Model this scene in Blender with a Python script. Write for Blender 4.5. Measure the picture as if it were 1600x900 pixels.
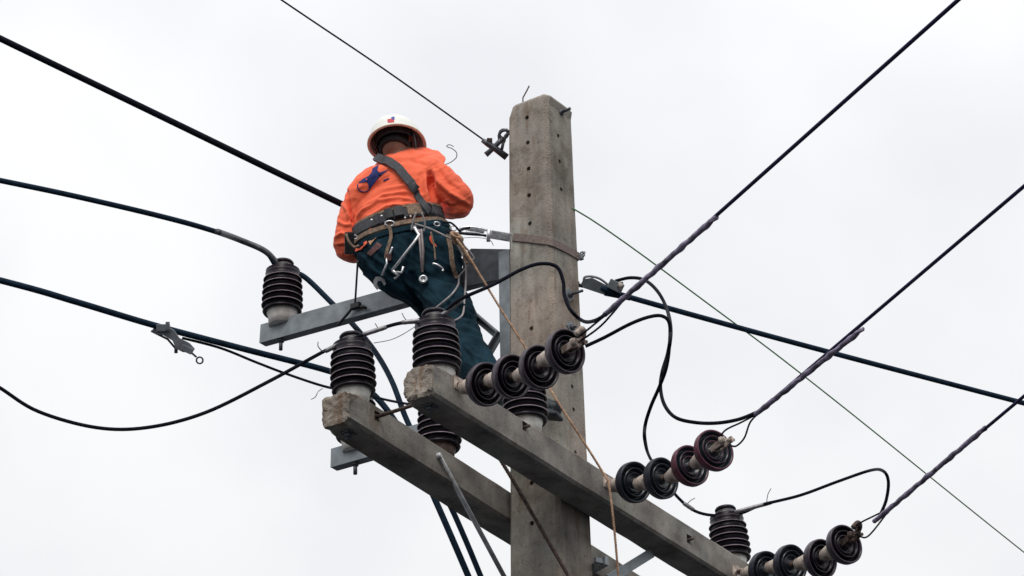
import bpy, bmesh, math, random
from mathutils import Vector, Matrix, noise
from mathutils.bvhtree import BVHTree
R_ = math.radians
random.seed(7)
for o in list(bpy.data.objects): bpy.data.objects.remove(o)
SC = bpy.context.scene
COL = SC.collection

# ------------------------------------------------------------------ camera
PITCH, ROLL, FPX = R_(27.5), R_(1.15), 4760.0
F = Vector((0, math.cos(PITCH), math.sin(PITCH)))
R0 = Vector((1, 0, 0)); U0 = Vector((0, -math.sin(PITCH), math.cos(PITCH)))
R = R0*math.cos(ROLL) - U0*math.sin(ROLL)
U = U0*math.cos(ROLL) + R0*math.sin(ROLL)
CAM = Vector((0, 0, 1.6))
cd = bpy.data.cameras.new('camera'); cam = bpy.data.objects.new('camera', cd); COL.objects.link(cam)
cd.sensor_width = 36; cd.lens = FPX/1600*36; cd.clip_end = 5000; cd.clip_start = 0.1
cam.matrix_world = Matrix((( R.x, U.x, -F.x, CAM.x), (R.y, U.y, -F.y, CAM.y), (R.z, U.z, -F.z, CAM.z), (0, 0, 0, 1)))
SC.camera = cam

# ------------------------------------------------------------------ sky + sun (bright overcast)
SUN_EL, SUN_AZ = R_(50), R_(188)      # azimuth clockwise from +Y: behind the camera, to its left
W = bpy.data.worlds.new("World"); SC.world = W; W.use_nodes = True
nt = W.node_tree; nt.nodes.clear()
def N(t, kind, **kw):
    n = t.nodes.new(kind)
    for k, v in kw.items(): setattr(n, k, v)
    return n
wo = N(nt, 'ShaderNodeOutputWorld')
sky = N(nt, 'ShaderNodeTexSky', sky_type='NISHITA'); sky.sun_disc = False
sky.sun_elevation = SUN_EL; sky.sun_rotation = SUN_AZ; sky.air_density = 1; sky.dust_density = 3
bg1 = N(nt, 'ShaderNodeBackground'); bg1.inputs[1].default_value = 0.05
nt.links.new(sky.outputs[0], bg1.inputs[0])
tc = N(nt, 'ShaderNodeTexCoord')
nz = N(nt, 'ShaderNodeTexNoise'); nz.inputs['Scale'].default_value = 6.5; nz.inputs['Detail'].default_value = 4; nz.inputs['Roughness'].default_value = .45
nt.links.new(tc.outputs['Generated'], nz.inputs['Vector'])
cr = N(nt, 'ShaderNodeValToRGB'); cr.color_ramp.elements[0].position = .36; cr.color_ramp.elements[0].color = (.79, .803, .835, 1)
cr.color_ramp.elements[1].position = .62; cr.color_ramp.elements[1].color = (.935, .94, .95, 1)
nt.links.new(nz.outputs[0], cr.inputs[0])
# overcast sky: brighter overhead than near the horizon
sx = N(nt, 'ShaderNodeSeparateXYZ'); nt.links.new(tc.outputs['Generated'], sx.inputs[0])
mr = N(nt, 'ShaderNodeMapRange'); mr.inputs['From Min'].default_value = 0; mr.inputs['From Max'].default_value = 1
mr.inputs['To Min'].default_value = .80; mr.inputs['To Max'].default_value = 1.5
nt.links.new(sx.outputs['Z'], mr.inputs['Value'])
bg2 = N(nt, 'ShaderNodeBackground'); nt.links.new(cr.outputs[0], bg2.inputs[0]); nt.links.new(mr.outputs[0], bg2.inputs[1])
ad = N(nt, 'ShaderNodeMixShader'); ad.inputs[0].default_value = .93
nt.links.new(bg1.outputs[0], ad.inputs[1]); nt.links.new(bg2.outputs[0], ad.inputs[2]); nt.links.new(ad.outputs[0], wo.inputs[0])
sd = bpy.data.lights.new('sun', 'SUN'); sd.energy = 1.5; sd.angle = R_(25); sd.color = (1, .96, .9)
so = bpy.data.objects.new('sun', sd); COL.objects.link(so)
sdir = Vector((math.sin(SUN_AZ)*math.cos(SUN_EL), math.cos(SUN_AZ)*math.cos(SUN_EL), math.sin(SUN_EL)))
so.rotation_euler = sdir.to_track_quat('Z', 'Y').to_euler(); so.location = (0, 0, 30)
SC.view_settings.view_transform = 'Standard'; SC.view_settings.look = 'None'
SC.view_settings.exposure = 0.0; SC.view_settings.gamma = 1; SC.view_settings.use_curve_mapping = False

# ------------------------------------------------------------------ frames and rays
def P(x, y, d): return CAM + d*(F + R*((x-800)/FPX) + U*((450-y)/FPX))
def proj(p):
    q = p-CAM; d = q.dot(F); return 800+FPX*q.dot(R)/d, 450-FPX*q.dot(U)/d, d
BETA = R_(56)
A_ = Vector((math.cos(BETA), math.sin(BETA), 0)); N_ = Vector((math.sin(BETA), -math.cos(BETA), 0)); Z_ = Vector((0, 0, 1))
O_ = P(850.5, 450, 14.0)
def L(u, v, w): return O_ + A_*u + N_*v + Z_*w
def ray(x, y, pt, nn):
    d = P(x, y, 1)-CAM; t = (pt-CAM).dot(nn)/d.dot(nn); return CAM+d*t
def rayv(x, y, v): return ray(x, y, L(0, v, 0), N_)
def rayu(x, y, u): return ray(x, y, L(u, 0, 0), A_)
def rayz(x, y, z): return ray(x, y, Vector((0, 0, z)), Z_)
def uvw(p): q = p-O_; return q.dot(A_), q.dot(N_), q.z

# ------------------------------------------------------------------ materials
MATS = {}
def mat(name, col, rough=.6, metal=0, var=.15, scale=30, bump=.15, bscale=120, spec=.5, col2=None, det=5, stretch=None, coat=0, sheen=0, contrast=(.35, .65), dist=.002):
    if name in MATS: return MATS[name]
    m = bpy.data.materials.new(name); m.use_nodes = True; t = m.node_tree; b = t.nodes['Principled BSDF']
    tcn = N(t, 'ShaderNodeTexCoord'); src = tcn.outputs['Object']
    if stretch:
        mp = N(t, 'ShaderNodeMapping'); mp.inputs['Scale'].default_value = stretch; t.links.new(src, mp.inputs[0]); src = mp.outputs[0]
    n1 = N(t, 'ShaderNodeTexNoise'); n1.inputs['Scale'].default_value = scale; n1.inputs['Detail'].default_value = det; t.links.new(src, n1.inputs['Vector'])
    r = N(t, 'ShaderNodeValToRGB'); r.color_ramp.elements[0].position, r.color_ramp.elements[1].position = contrast
    c2 = col2 or tuple(c*(1-var) for c in col); c1 = col if col2 else tuple(min(1, c*(1+var)) for c in col)
    r.color_ramp.elements[0].color = (*c2, 1); r.color_ramp.elements[1].color = (*c1, 1)
    t.links.new(n1.outputs[0], r.inputs[0]); t.links.new(r.outputs[0], b.inputs['Base Color'])
    b.inputs['Roughness'].default_value = rough; b.inputs['Metallic'].default_value = metal; b.inputs['Specular IOR Level'].default_value = spec
    if coat: b.inputs['Coat Weight'].default_value = coat; b.inputs['Coat Roughness'].default_value = .12
    if sheen: b.inputs['Sheen Weight'].default_value = sheen
    if bump:
        n2 = N(t, 'ShaderNodeTexNoise'); n2.inputs['Scale'].default_value = bscale; n2.inputs['Detail'].default_value = 4
        t.links.new(tcn.outputs['Object'], n2.inputs['Vector'])
        bp = N(t, 'ShaderNodeBump'); bp.inputs['Strength'].default_value = bump; bp.inputs['Distance'].default_value = dist
        t.links.new(n2.outputs[0], bp.inputs['Height']); t.links.new(bp.outputs[0], b.inputs['Normal'])
    MATS[name] = m; return m
def concrete(name, base, dark, pits=.35, streak=.5, patch=.35):
    m = bpy.data.materials.new(name); m.use_nodes = True; t = m.node_tree; b = t.nodes['Principled BSDF']
    tcn = N(t, 'ShaderNodeTexCoord'); src = tcn.outputs['Object']
    def noi(scale, det, st=None, rough=.55):
        s = src
        if st: mp = N(t, 'ShaderNodeMapping'); mp.inputs['Scale'].default_value = st; t.links.new(src, mp.inputs[0]); s = mp.outputs[0]
        n = N(t, 'ShaderNodeTexNoise'); n.inputs['Scale'].default_value = scale; n.inputs['Detail'].default_value = det; n.inputs['Roughness'].default_value = rough
        t.links.new(s, n.inputs['Vector']); return n.outputs[0]
    def ramp(f, p0, p1, c0, c1):
        r = N(t, 'ShaderNodeValToRGB'); e = r.color_ramp.elements; e[0].position, e[1].position = p0, p1; e[0].color, e[1].color = c0, c1
        t.links.new(f, r.inputs[0]); return r.outputs[0]
    def mul(a_, b_, fac=1):
        x = N(t, 'ShaderNodeMix', data_type='RGBA', blend_type='MULTIPLY'); x.inputs[0].default_value = fac
        t.links.new(a_, x.inputs[6]); t.links.new(b_, x.inputs[7]); return x.outputs[2]
    c = ramp(noi(5, 8), .3, .7, (*dark, 1), (*base, 1))
    c = mul(c, ramp(noi(9, 5, (3, 3, .35)), .35, .62, (.62, .61, .60, 1), (1.05, 1.03, 1, 1)), streak)   # rain streaks down the faces
    c = mul(c, ramp(noi(70, 3), .3, .55, (.72, .70, .68, 1), (1, 1, 1, 1)), .4)
    c = mul(c, ramp(noi(2.2, 3), .4, .7, (1.0, .92, .86, 1), (.93, .98, .95, 1)), 1)
    c = mul(c, ramp(noi(3.1, 9, rough=.7), .50, .60, (1, 1, 1, 1), (.60, .56, .52, 1)), patch)      # old stains
    c = mul(c, ramp(noi(14, 6, (1, 1, .22), .6), .60, .66, (1, 1, 1, 1), (.62, .45, .34, 1)), patch*.7)   # rust runs
    c = mul(c, ramp(noi(26, 9, rough=.75), .57, .61, (1, 1, 1, 1), (.55, .52, .50, 1)), patch*.8)   # dark grime flecks
    t.links.new(c, b.inputs['Base Color']); b.inputs['Roughness'].default_value = .95; b.inputs['Specular IOR Level'].default_value = .04
    v = N(t, 'ShaderNodeTexVoronoi'); v.inputs['Scale'].default_value = 60; t.links.new(src, v.inputs['Vector'])
    vr = ramp(v.outputs['Distance'], .05, .3, (0, 0, 0, 1), (1, 1, 1, 1))
    hb = mul(vr, ramp(noi(140, 4), .3, .7, (.3, .3, .3, 1), (1, 1, 1, 1)))
    bp = N(t, 'ShaderNodeBump'); bp.inputs['Strength'].default_value = pits; bp.inputs['Distance'].default_value = .004
    t.links.new(hb, bp.inputs['Height']); t.links.new(bp.outputs[0], b.inputs['Normal'])
    MATS[name] = m; return m
CONC = concrete('weathered_concrete', (.43, .405, .378), (.22, .208, .197), patch=.7)
CONC2 = concrete('grey_concrete', (.41, .405, .385), (.155, .155, .157), streak=.15, patch=.6, pits=.25)
CHIP = concrete('chipped_concrete', (.60, .56, .51), (.10, .092, .088), .6, patch=.95)
CONCE = concrete('pebbly_edge_concrete', (.47, .43, .39), (.22, .205, .19), 1.0)
M = dict(
 galv=mat('galvanised_steel', (.235, .26, .28), .5, .55, .2, 14, .1, 90),
 steel=mat('dark_steel', (.10, .105, .12), .5, .6, .3, 40, .2, 120),
 rust=mat('rusty_iron', (.13, .085, .07), .75, .3, .4, 60, .4, 150, col2=(.05, .035, .035)),
 bright=mat('bright_tool_steel', (.72, .72, .74), .32, .75, .15, 60, .15, 200),
 black=mat('black_rubber', (.009, .010, .018), .8, 0, .3, 40, .1, 200, spec=.08),
 blue=mat('blue_black_cable', (.010, .024, .044), .75, 0, .3, 30, .1, 150, spec=.1),
 sleeve=mat('purple_grey_tape', (.20, .17, .25), .55, .1, .6, 22, .3, 150),
 glaze=mat('brown_glaze', (.009, .006, .011), .35, 0, .3, 40, .05, 90, spec=.22),
 rim=mat('sky_glint_glaze_rim', (.50, .42, .46), .45, 0, .3, 12, .1, 120, spec=.3, col2=(.22, .17, .20)),  # pale colour paints the glossy sky reflection along the shed edges
 blueglaze=mat('blue_grey_glaze', (.018, .024, .032), .28, 0, .3, 40, .05, 90, spec=.45),
 redglaze=mat('plum_glaze', (.055, .018, .03), .25, 0, .3, 40, .05, 90, spec=.45),
 cement=mat('cement_collar', (.80, .79, .75), .8, 0, .25, 25, .3, 120, col2=(.6, .58, .53)),
 cap=mat('beige_cap', (.55, .47, .41), .8, 0, .2, 22, .5, 100, col2=(.20, .14, .12), contrast=(.38, .56)),
 brown=mat('brown_collar', (.12, .075, .06), .5, 0, .3, 30, .1, 90),
 shirt=mat('orange_cotton', (.95, .165, .080), .85, 0, .07, 9, .25, 220, spec=.15, sheen=.15),
 pants=mat('teal_denim', (.009, .028, .042), .9, 0, .35, 14, .5, 160, spec=.1),
 pants2=mat('dark_boot_leather', (.012, .020, .026), .6, 0, .3, 30, .3, 120),
 helmet=mat('white_helmet_shell', (.80, .80, .76), .35, 0, .04, 10, .03, 60),
 skin=mat('tanned_skin', (.26, .13, .085), .6, 0, .15, 40, .2, 150),
 hair=mat('black_hair', (.008, .007, .008), .6, 0, .3, 120, .6, 300),
 tan=mat('tan_webbing', (.30, .205, .14), .85, 0, .25, 60, .5, 260, col2=(.14, .10, .075)),
 grey=mat('grey_webbing', (.055, .057, .066), .75, 0, .25, 60, .5, 260),
 blk=mat('black_leather', (.007, .008, .012), .5, 0, .3, 40, .3, 150),
 strap=mat('pole_strap_webbing', (.17, .13, .115), .85, 0, .2, 60, .4, 260),
 rope=mat('tan_rope', (.50, .33, .21), .9, 0, .35, 60, .6, 250, col2=(.26, .15, .10)),
 cord=mat('pale_grey_cord', (.33, .30, .30), .85, 0, .2, 60, .5, 250),
 wirebit=mat('thin_metal_wire', (.25, .24, .25), .45, .7, .2, 60, .1, 200),
 ink=mat('navy_print', (.008, .018, .13), .8, 0, .1, 40, .1, 200),
 red=mat('red_sticker', (.55, .02, .04), .5, 0, .1, 40, .05, 100),
 bluesticker=mat('blue_sticker', (.03, .05, .35), .5, 0, .1, 40, .05, 100),
 patch=mat('dull_red_patch', (.16, .075, .07), .85, 0, .2, 60, .3, 200),
 green=mat('faded_green_wire', (.09, .26, .09), .6, 0, .2, 40, .1, 150),
)

# ------------------------------------------------------------------ mesh builder
def frame_of(t, up=None):
    t = t.normalized(); up = up or (Vector((0, 0, 1)) if abs(t.z) < .9 else Vector((1, 0, 0)))
    s = t.cross(up).normalized(); return t, s, s.cross(t).normalized()
def smooth_path(pts, n=8):
    pts = [Vector(p) for p in pts]
    if len(pts) < 3: return pts
    out = []
    for i in range(len(pts)-1):
        p0 = pts[max(i-1, 0)]; p1 = pts[i]; p2 = pts[i+1]; p3 = pts[min(i+2, len(pts)-1)]
        for k in range(n):
            t = k/n
            out.append(.5*((2*p1)+(-p0+p2)*t+(2*p0-5*p1+4*p2-p3)*t*t+(-p0+3*p1-3*p2+p3)*t**3))
    out.append(pts[-1]); return out
class MB:
    def __init__(s): s.v = []; s.f = []; s.m = []; s.sm = []
    def add(s, vs, fs, mi=0, smooth=True):
        b = len(s.v); s.v += [Vector(v) for v in vs]
        for f in fs: s.f.append([b+i for i in f]); s.m.append(mi); s.sm.append(smooth)
    def tube(s, pts, r, seg=10, mi=0, cap=True, flat=None, up=None):
        n = len(pts); rs = r if isinstance(r, (list, tuple)) else [r]*n
        vs = []; fs = []; nrm = None
        for i, p in enumerate(pts):
            t = (pts[min(i+1, n-1)]-pts[max(i-1, 0)]).normalized()
            if nrm is None: _, nrm, _b = frame_of(t, up)
            nrm = (nrm - t*nrm.dot(t)).normalized(); bn = t.cross(nrm)
            for k in range(seg):
                a = 2*math.pi*k/seg
                vs.append(p + nrm*math.cos(a)*rs[i] + bn*math.sin(a)*rs[i]*(flat or 1))
        for i in range(n-1):
            for k in range(seg): fs.append((i*seg+k, i*seg+(k+1) % seg, (i+1)*seg+(k+1) % seg, (i+1)*seg+k))
        if cap: fs.append(tuple(range(seg-1, -1, -1))); fs.append(tuple((n-1)*seg+k for k in range(seg)))
        s.add(vs, fs, mi)
    def twist(s, pts, r, strands=3, pitch=.05, seg=6, mi=0):
        """several strands twisted round each other"""
        n = len(pts)
        d = [0]
        for i in range(1, n): d.append(d[-1]+(pts[i]-pts[i-1]).length)
        total = d[-1]; m = max(4, int(total/pitch*8)); res = []; j = 0
        for i in range(m+1):
            x = total*i/m
            while j < n-2 and d[j+1] < x: j += 1
            res.append(pts[j].lerp(pts[j+1], (x-d[j])/max(1e-9, d[j+1]-d[j])))
        for k in range(strands):
            q = []; nrm = None
            for i, p in enumerate(res):
                t = (res[min(i+1, m)]-res[max(i-1, 0)]).normalized()
                if nrm is None: _, nrm, _b = frame_of(t)
                nrm = (nrm-t*nrm.dot(t)).normalized(); bn = t.cross(nrm)
                a = 2*math.pi*(k/strands + total*i/m/pitch)
                q.append(p+nrm*math.cos(a)*r*.55+bn*math.sin(a)*r*.55)
            s.tube(q, r*.55, seg, mi)
    def box(s, c, ax, ay, az, hx, hy, hz, bev=0, mi=0):
        """box with chamfered edges; ax.. unit axes"""
        bm = bmesh.new(); bmesh.ops.create_cube(bm, size=2)
        for v in bm.verts: v.co = Vector((v.co.x*hx, v.co.y*hy, v.co.z*hz))
        if bev: bmesh.ops.bevel(bm, geom=list(bm.edges), offset=bev, segments=2, affect='EDGES', profile=.7)
        vs = [c+ax*v.co.x+ay*v.co.y+az*v.co.z for v in bm.verts]; bm.verts.index_update()
        s.add(vs, [[v.index for v in f.verts] for f in bm.faces], mi, False); bm.free()
    def lathe(s, prof, c, ax, seg=40, mi=None):
        """prof: list of (radius, height[, material])"""
        t, u, w = frame_of(ax); vs = []; n = len(prof)
        for pr in prof:
            for k in range(seg):
                a = 2*math.pi*k/seg; vs.append(c+t*pr[1]+(u*math.cos(a)+w*math.sin(a))*pr[0])
        for i in range(n-1):
            m_ = prof[i][2] if len(prof[i]) > 2 else 0
            s.add([], [], 0)
        b = len(s.v); s.v += vs
        for i in range(n-1):
            m_ = prof[i][2] if len(prof[i]) > 2 else (mi or 0)
            for k in range(seg):
                s.f.append([b+i*seg+k, b+i*seg+(k+1) % seg, b+(i+1)*seg+(k+1) % seg, b+(i+1)*seg+k]); s.m.append(m_); s.sm.append(True)
    def prism(s, poly, c, ax, ay, az, th, mi=0):
        """flat outline in ax/ay given thickness along az"""
        n = len(poly); vs = [c+ax*x+ay*y-az*th/2 for x, y in poly]+[c+ax*x+ay*y+az*th/2 for x, y in poly]
        s.add(vs, [tuple(range(n-1, -1, -1)), tuple(range(n, 2*n))]+[(i, (i+1) % n, n+(i+1) % n, n+i) for i in range(n)], mi, False)
    def ring(s, c, ax, R1, r, seg=24, rs=8, mi=0, arc=(0, 1), squash=1):
        t, u, w = frame_of(ax); k0, k1 = arc
        pts = [c+(u*math.cos(2*math.pi*(k0+(k1-k0)*i/seg))+w*squash*math.sin(2*math.pi*(k0+(k1-k0)*i/seg)))*R1 for i in range(seg+1)]
        s.tube(pts, r, rs, mi)
    def ribbon(s, pts, nrms, w, th, mi=0, wf=None):
        """strap: centre line, outward normals, width, thickness"""
        n = len(pts); vs = []; fs = []
        for i, p in enumerate(pts):
            t = (pts[min(i+1, n-1)]-pts[max(i-1, 0)]).normalized(); nn = (nrms[i]-t*nrms[i].dot(t)).normalized(); b = t.cross(nn)
            ww = (w if wf is None else w*wf(i/(n-1)))/2
            for a, h in ((-1, 0), (-.92, th), (.92, th), (1, 0)): vs.append(p+b*a*ww+nn*h)
        for i in range(n-1):
            for k in range(4): fs.append((i*4+k, i*4+(k+1) % 4, i*4+4+(k+1) % 4, i*4+4+k))
        fs.append((3, 2, 1, 0)); fs.append(tuple((n-1)*4+k for k in range(4)))
        s.add(vs, fs, mi, False)
    def build(s, name, mats, parent=None, origin=None):
        me = bpy.data.meshes.new(name); base = Vector((0, 0, 0))
        if parent is not None: base = Vector(parent['_b'])
        elif origin is not None: base = Vector(origin)
        me.from_pydata([v-base for v in s.v], [], s.f)
        if not isinstance(mats, (list, tuple)): mats = [mats]
        for m_ in mats: me.materials.append(m_)
        for p, mi, sm in zip(me.polygons, s.m, s.sm): p.material_index = min(mi, len(mats)-1); p.use_smooth = sm
        bm = bmesh.new(); bm.from_mesh(me); bmesh.ops.recalc_face_normals(bm, faces=bm.faces); bm.to_mesh(me); bm.free()
        o = bpy.data.objects.new(name, me); COL.objects.link(o); o['_b'] = list(base)
        if parent is not None: o.parent = parent
        else: o.location = base
        return o
def tag(o, label=None, cat=None, group=None, kind=None):
    for k, v in (('label', label), ('category', cat), ('group', group), ('kind', kind)):
        if v: o[k] = v
    return o
def thing(name, loc, label, cat, group=None):
    o = bpy.data.objects.new(name, None); COL.objects.link(o); o.location = loc; o['_b'] = list(loc); o.empty_display_size = .05
    return tag(o, label, cat, group)
def copy_tree(o, parent=None):
    c = o.copy(); COL.objects.link(c); c.parent = parent
    for ch in [x for x in list(COL.objects) if x.parent == o]: copy_tree(ch, c)
    return c
def bake(o, bools=()):
    """boolean-cut real holes with the given MB cutters"""
    cut = MB()
    for b in bools: b(cut)
    me = bpy.data.meshes.new('cutter'); base = Vector(o['_b']); me.from_pydata([v-base for v in cut.v], [], cut.f)
    bm = bmesh.new(); bm.from_mesh(me); bmesh.ops.recalc_face_normals(bm, faces=bm.faces); bm.to_mesh(me); bm.free()
    co = bpy.data.objects.new('cutter', me); COL.objects.link(co)
    if o.parent: co.location = Vector(o['_b'])
    else: co.location = o.location
    md = o.modifiers.new('b', 'BOOLEAN'); md.object = co; md.solver = 'EXACT'
    dg = bpy.context.evaluated_depsgraph_get(); dg.update()
    new = bpy.data.meshes.new_from_object(o.evaluated_get(dg)); o.modifiers.clear(); old = o.data; o.data = new
    bpy.data.objects.remove(co); bpy.data.meshes.remove(me); bpy.data.meshes.remove(old)
def bez(pix): return smooth_path([P(*p) for p in pix], 8)

# ------------------------------------------------------------------ ground (below the picture)
g = MB(); S = 1500
nG = 24
g.add([Vector((-S+2*S*i/nG, -S+2*S*j/nG, 0)) for j in range(nG+1) for i in range(nG+1)],
      [(j*(nG+1)+i, j*(nG+1)+i+1, (j+1)*(nG+1)+i+1, (j+1)*(nG+1)+i) for j in range(nG) for i in range(nG)])
tag(g.build('ground', mat('dark_asphalt_yard', (.028, .032, .040), .95, 0, .3, .6, .4, 12, col2=(.018, .021, .027))), kind='structure')

# ------------------------------------------------------------------ the concrete pole
def hw(w): return .122-.0104*w
def pole_section(w, sh=1.0, c=.019):
    h = hw(w)*sh; return [(-h, -h+c), (-h, h-c), (-h+c, h), (h-c, h), (h, h-c), (h, -h+c), (h-c, -h), (-h+c, -h)]
base_w = -O_.z
pole = thing('utility_pole', L(0, 0, base_w), 'square weathered concrete pole with chamfered corners and rows of bolt holes', 'utility pole')
mb = MB()
top_w = .96
ws = [base_w, -6, -4, -2.5] + [-2.4+.15*i for i in range(int((top_w-.07+2.4)/.15)+1)] + [top_w-.06]
vs = []
for w in ws:
    for (u, v) in pole_section(w):
        nn = noise.noise(Vector((u*9, v*9, w*5)))*.002
        vs.append(L(u*(1+nn*4), v*(1+nn*4), w))
for w, sh, c in ((top_w-.022, .985, .02), (top_w-.008, .93, .022)):
    for (u, v) in pole_section(w, sh, c): vs.append(L(u, v+.012, w + .006*noise.noise(Vector((u*30, v*30, 0)))))
nL = len(ws)+2; fs = []
for i in range(nL-1):
    for k in range(8):
        fs.append((i*8+k, i*8+(k+1) % 8, (i+1)*8+(k+1) % 8, (i+1)*8+k))
mb.add(vs, [tuple(reversed(range(8)))]+[tuple((nL-1)*8+k for k in range(8))], 0, False)
mb2 = MB(); mb2.v = mb.v; mb2.f = mb.f+[list(f) for f in fs]; mb2.m = [0, 0]+[(1 if (j % 8) in (1,) else 0) for j in range(len(fs))]; mb2.sm = [False]*(len(fs)+2)
shaft = mb2.build('pole_shaft', [CONC, CONCE], pole)
holes_l = [(822, 183), (823.5, 222), (825, 263), (826, 305), (827.5, 349), (831, 514), (833, 756), (834, 819)]
holes_r = [(874, 212), (876, 252), (878, 296), (892, 605), (894, 641), (896, 708)]
def cutter(mb_):
    for x, y in holes_l:
        p = rayu(x, y, -.12); _, v, w = uvw(p); mb_.tube([L(-.4, v, w), L(.4, v, w)], .0115, 12)
    for x, y in holes_r:
        p = rayv(x, y, .12); u, _, w = uvw(p); mb_.tube([L(u, -.4, w), L(u, .4, w)], .0115, 12)
bake(shaft, [cutter])
# steel pole cap pin / through bolt near the top, rebar stub
mb = MB(); p0 = rayv(876, 176, .112); mb.tube([p0-N_*.02, p0+N_*.01], .016, 8); mb.tube([p0, p0+N_*.055+Z_*.004], .0075, 8)
mb.build('through_bolt', M['steel'], pole)
mb = MB(); p0 = rayu(817, 153, -.07); mb.tube([p0-Z_*.03, p0, rayu(823, 142, -.07), rayu(827, 134, -.07)], .0035, 6); mb.build('rebar_stub', M['rust'], pole)
# plates with bolts on the right face
for (x, y) in ((889, 461), (892, 512)):
    p0 = rayv(x, y, hw(0)+.004); d = (A_+Z_).normalized(); e = (A_-Z_).normalized()
    mb = MB(); mb.box(p0, d, e, N_, .026, .026, .003, .001)
    o = mb.build('washer_plate', M['galv'], pole)
    mb = MB(); mb.lathe([(0, .018), (.013, .018), (.015, .014), (.015, .003)], p0, N_, 6); mb.tube([p0, p0+N_*(.075 if y < 480 else .03)], .007, 8); mb.build('bolt', M['steel'], o)
mb = MB(); p0 = rayu(842, 657, -.13); mb.tube([p0+A_*.02, p0-A_*.11], .009, 8); mb.lathe([(0, .014), (.015, .012), (.015, 0)], p0-A_*.11, -A_, 8); mb.build('step_bolt', M['steel'], pole)
# vertical steel channel clamped to the pole's hidden side (carries the upper steel arm)
chan = thing('steel_channel', L(0, -.17, .1), 'grey vertical steel channel strapped up the left side of the concrete pole', 'steel channel')
mb = MB()
mb.box(L(-.085, -.158, -.138), A_, N_, Z_, .010, .030, .342, .002)
mb.box(L(0, -.184, -.138), A_, N_, Z_, .074, .004, .338, .001)
mb.box(L(.085, -.158, -.138), A_, N_, Z_, .010, .030, .342, .002)
mb.build('channel_web', M['galv'], chan)
for w in (-.40,):
    mb = MB(); p0 = L(-.095, -.155, w); mb.lathe([(0, .014), (.011, .014), (.013, .01), (.013, 0)], p0, -A_, 6); mb.build('bolt', M['steel'], chan)

# ------------------------------------------------------------------ concrete crossarms
AW, AH = .078, .075
def crossarm(v0, near, far, label, ptop_near, ptop_far):
    """near/far = u extents; ptop = (x,y) pixels on the outer upper edge giving its height"""
    side = v0+AW
    un, _, wn = uvw(rayv(*ptop_near, side)); uf, _, wf = uvw(rayv(*ptop_far, side))
    sl = (wf-wn)/(uf-un)
    def topw(u): return wn+(u-un)*sl
    root = thing('concrete_crossarm', L((near+far)/2, v0, topw((near+far)/2)-2*AH), label, 'crossarm', 'paired concrete crossarms bolted either side of the pole')
    mb = MB(); c = .012
    us = [near, near+.010, near+.022, near+.036, near+.052, near+.075, near+.10, near+.13]
    while us[-1] < far-.2: us.append(us[-1]+.12)
    us.append(far)
    K = []
    nsub = 8
    sec = [(-AW, -AH+c), (-AW, AH-c), (-AW+c, AH), (AW-c, AH), (AW, AH-c), (AW, -AH+c), (AW-c, -AH), (-AW+c, -AH)]
    full = []
    for i in range(8):
        a = sec[i]; b = sec[(i+1) % 8]; m_ = nsub if i % 2 == 0 else 1
        for k in range(m_): full.append((a[0]+(b[0]-a[0])*k/m_, a[1]+(b[1]-a[1])*k/m_))
    ns = len(full); vs = []; fs = []; ms = []
    for i, u in enumerate(us):
        e = max(0, 1-(u-near)/.11)
        for (x, y) in full:
            q = Vector((x*22+v0*9, y*22, u*14))
            ch = noise.noise(q)*.5+.5; ch2 = noise.noise(q*2.7)
            corner = (abs(x)/AW)**4*(abs(y)/AH)**4
            er = e*e*(.004+.018*max(0, ch-.35))+e*.034*corner*max(0, ch2+.15)
            k = 1-er/AW
            j = noise.noise(Vector((x*20, y*20, u*6)))*.0018
            vs.append(L(u+(.022*max(0, ch2)*e if i == 0 else 0), v0+x*k+j, topw(u)-AH+y*k+j))
    n = len(us)
    for i in range(n-1):
        for k in range(ns): fs.append((i*ns+k, i*ns+(k+1) % ns, (i+1)*ns+(k+1) % ns, (i+1)*ns+k)); ms.append(1 if i < 1 or (i < 5 and noise.noise(Vector((full[k][0]*30+v0*9, full[k][1]*30, us[i]*25))) > .02+.11*i) else 0)
    fs.append(tuple((n-1)*ns+k for k in range(ns))); ms.append(0)
    # chipped near end: rough fan
    b0 = len(vs)
    ringn = 3
    for r_ in range(1, ringn+1):
        for k in range(ns):
            x, y = full[k]; s_ = 1-r_/(ringn+.6)
            vs.append(L(near-.004+.008*noise.noise(Vector((x*s_*40+v0*10, y*s_*40, 3))), v0+x*s_, topw(near)-AH+y*s_))
    prev = 0
    for r_ in range(ringn):
        cur = b0+r_*ns
        for k in range(ns): fs.append((prev+(k+1) % ns, prev+k, cur+k, cur+(k+1) % ns)); ms.append(1)
        prev = cur
    fs.append(tuple(prev+k for k in range(ns))); ms.append(1)
    b = len(mb.v); mb.v += vs
    for f_, m_ in zip(fs, ms): mb.f.append(list(f_)); mb.m.append(m_); mb.sm.append(False)
    beam = mb.build('beam', [CONC2, CHIP], root)
    return root, beam, topw
VF, VB = .218, -.218
fu = uvw(rayv(677, 600, VF+AW))[0]; bu = uvw(rayv(548, 640, VB+AW))[0]
front, fbeam, ftop = crossarm(VF, fu, 1.75, 'nearer grey concrete crossarm passing in front of the pole, its chipped end by the boot and disc insulators', (710, 585), (1160, 872))
back, bbeam, btop = crossarm(VB, bu, 1.75, 'farther concrete crossarm passing behind the pole, chipped end above the short steel arm', (640, 665), (797, 766))
front['label'] = 'nearer grey concrete crossarm crossing the front of the pole, carrying three disc strings'
print('front end', proj(L(fu, VF, ftop(fu)-AH)), 'back', proj(L(bu, VB, btop(bu)-AH)))
def cutf(m_):
    for x, y in ((821, 667), (1077, 843)):
        u, _, w = uvw(rayv(x, y, VF+AW)); m_.box(L(u, VF+AW, w), A_, N_, Z_, .022, .03, .022)
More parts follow.
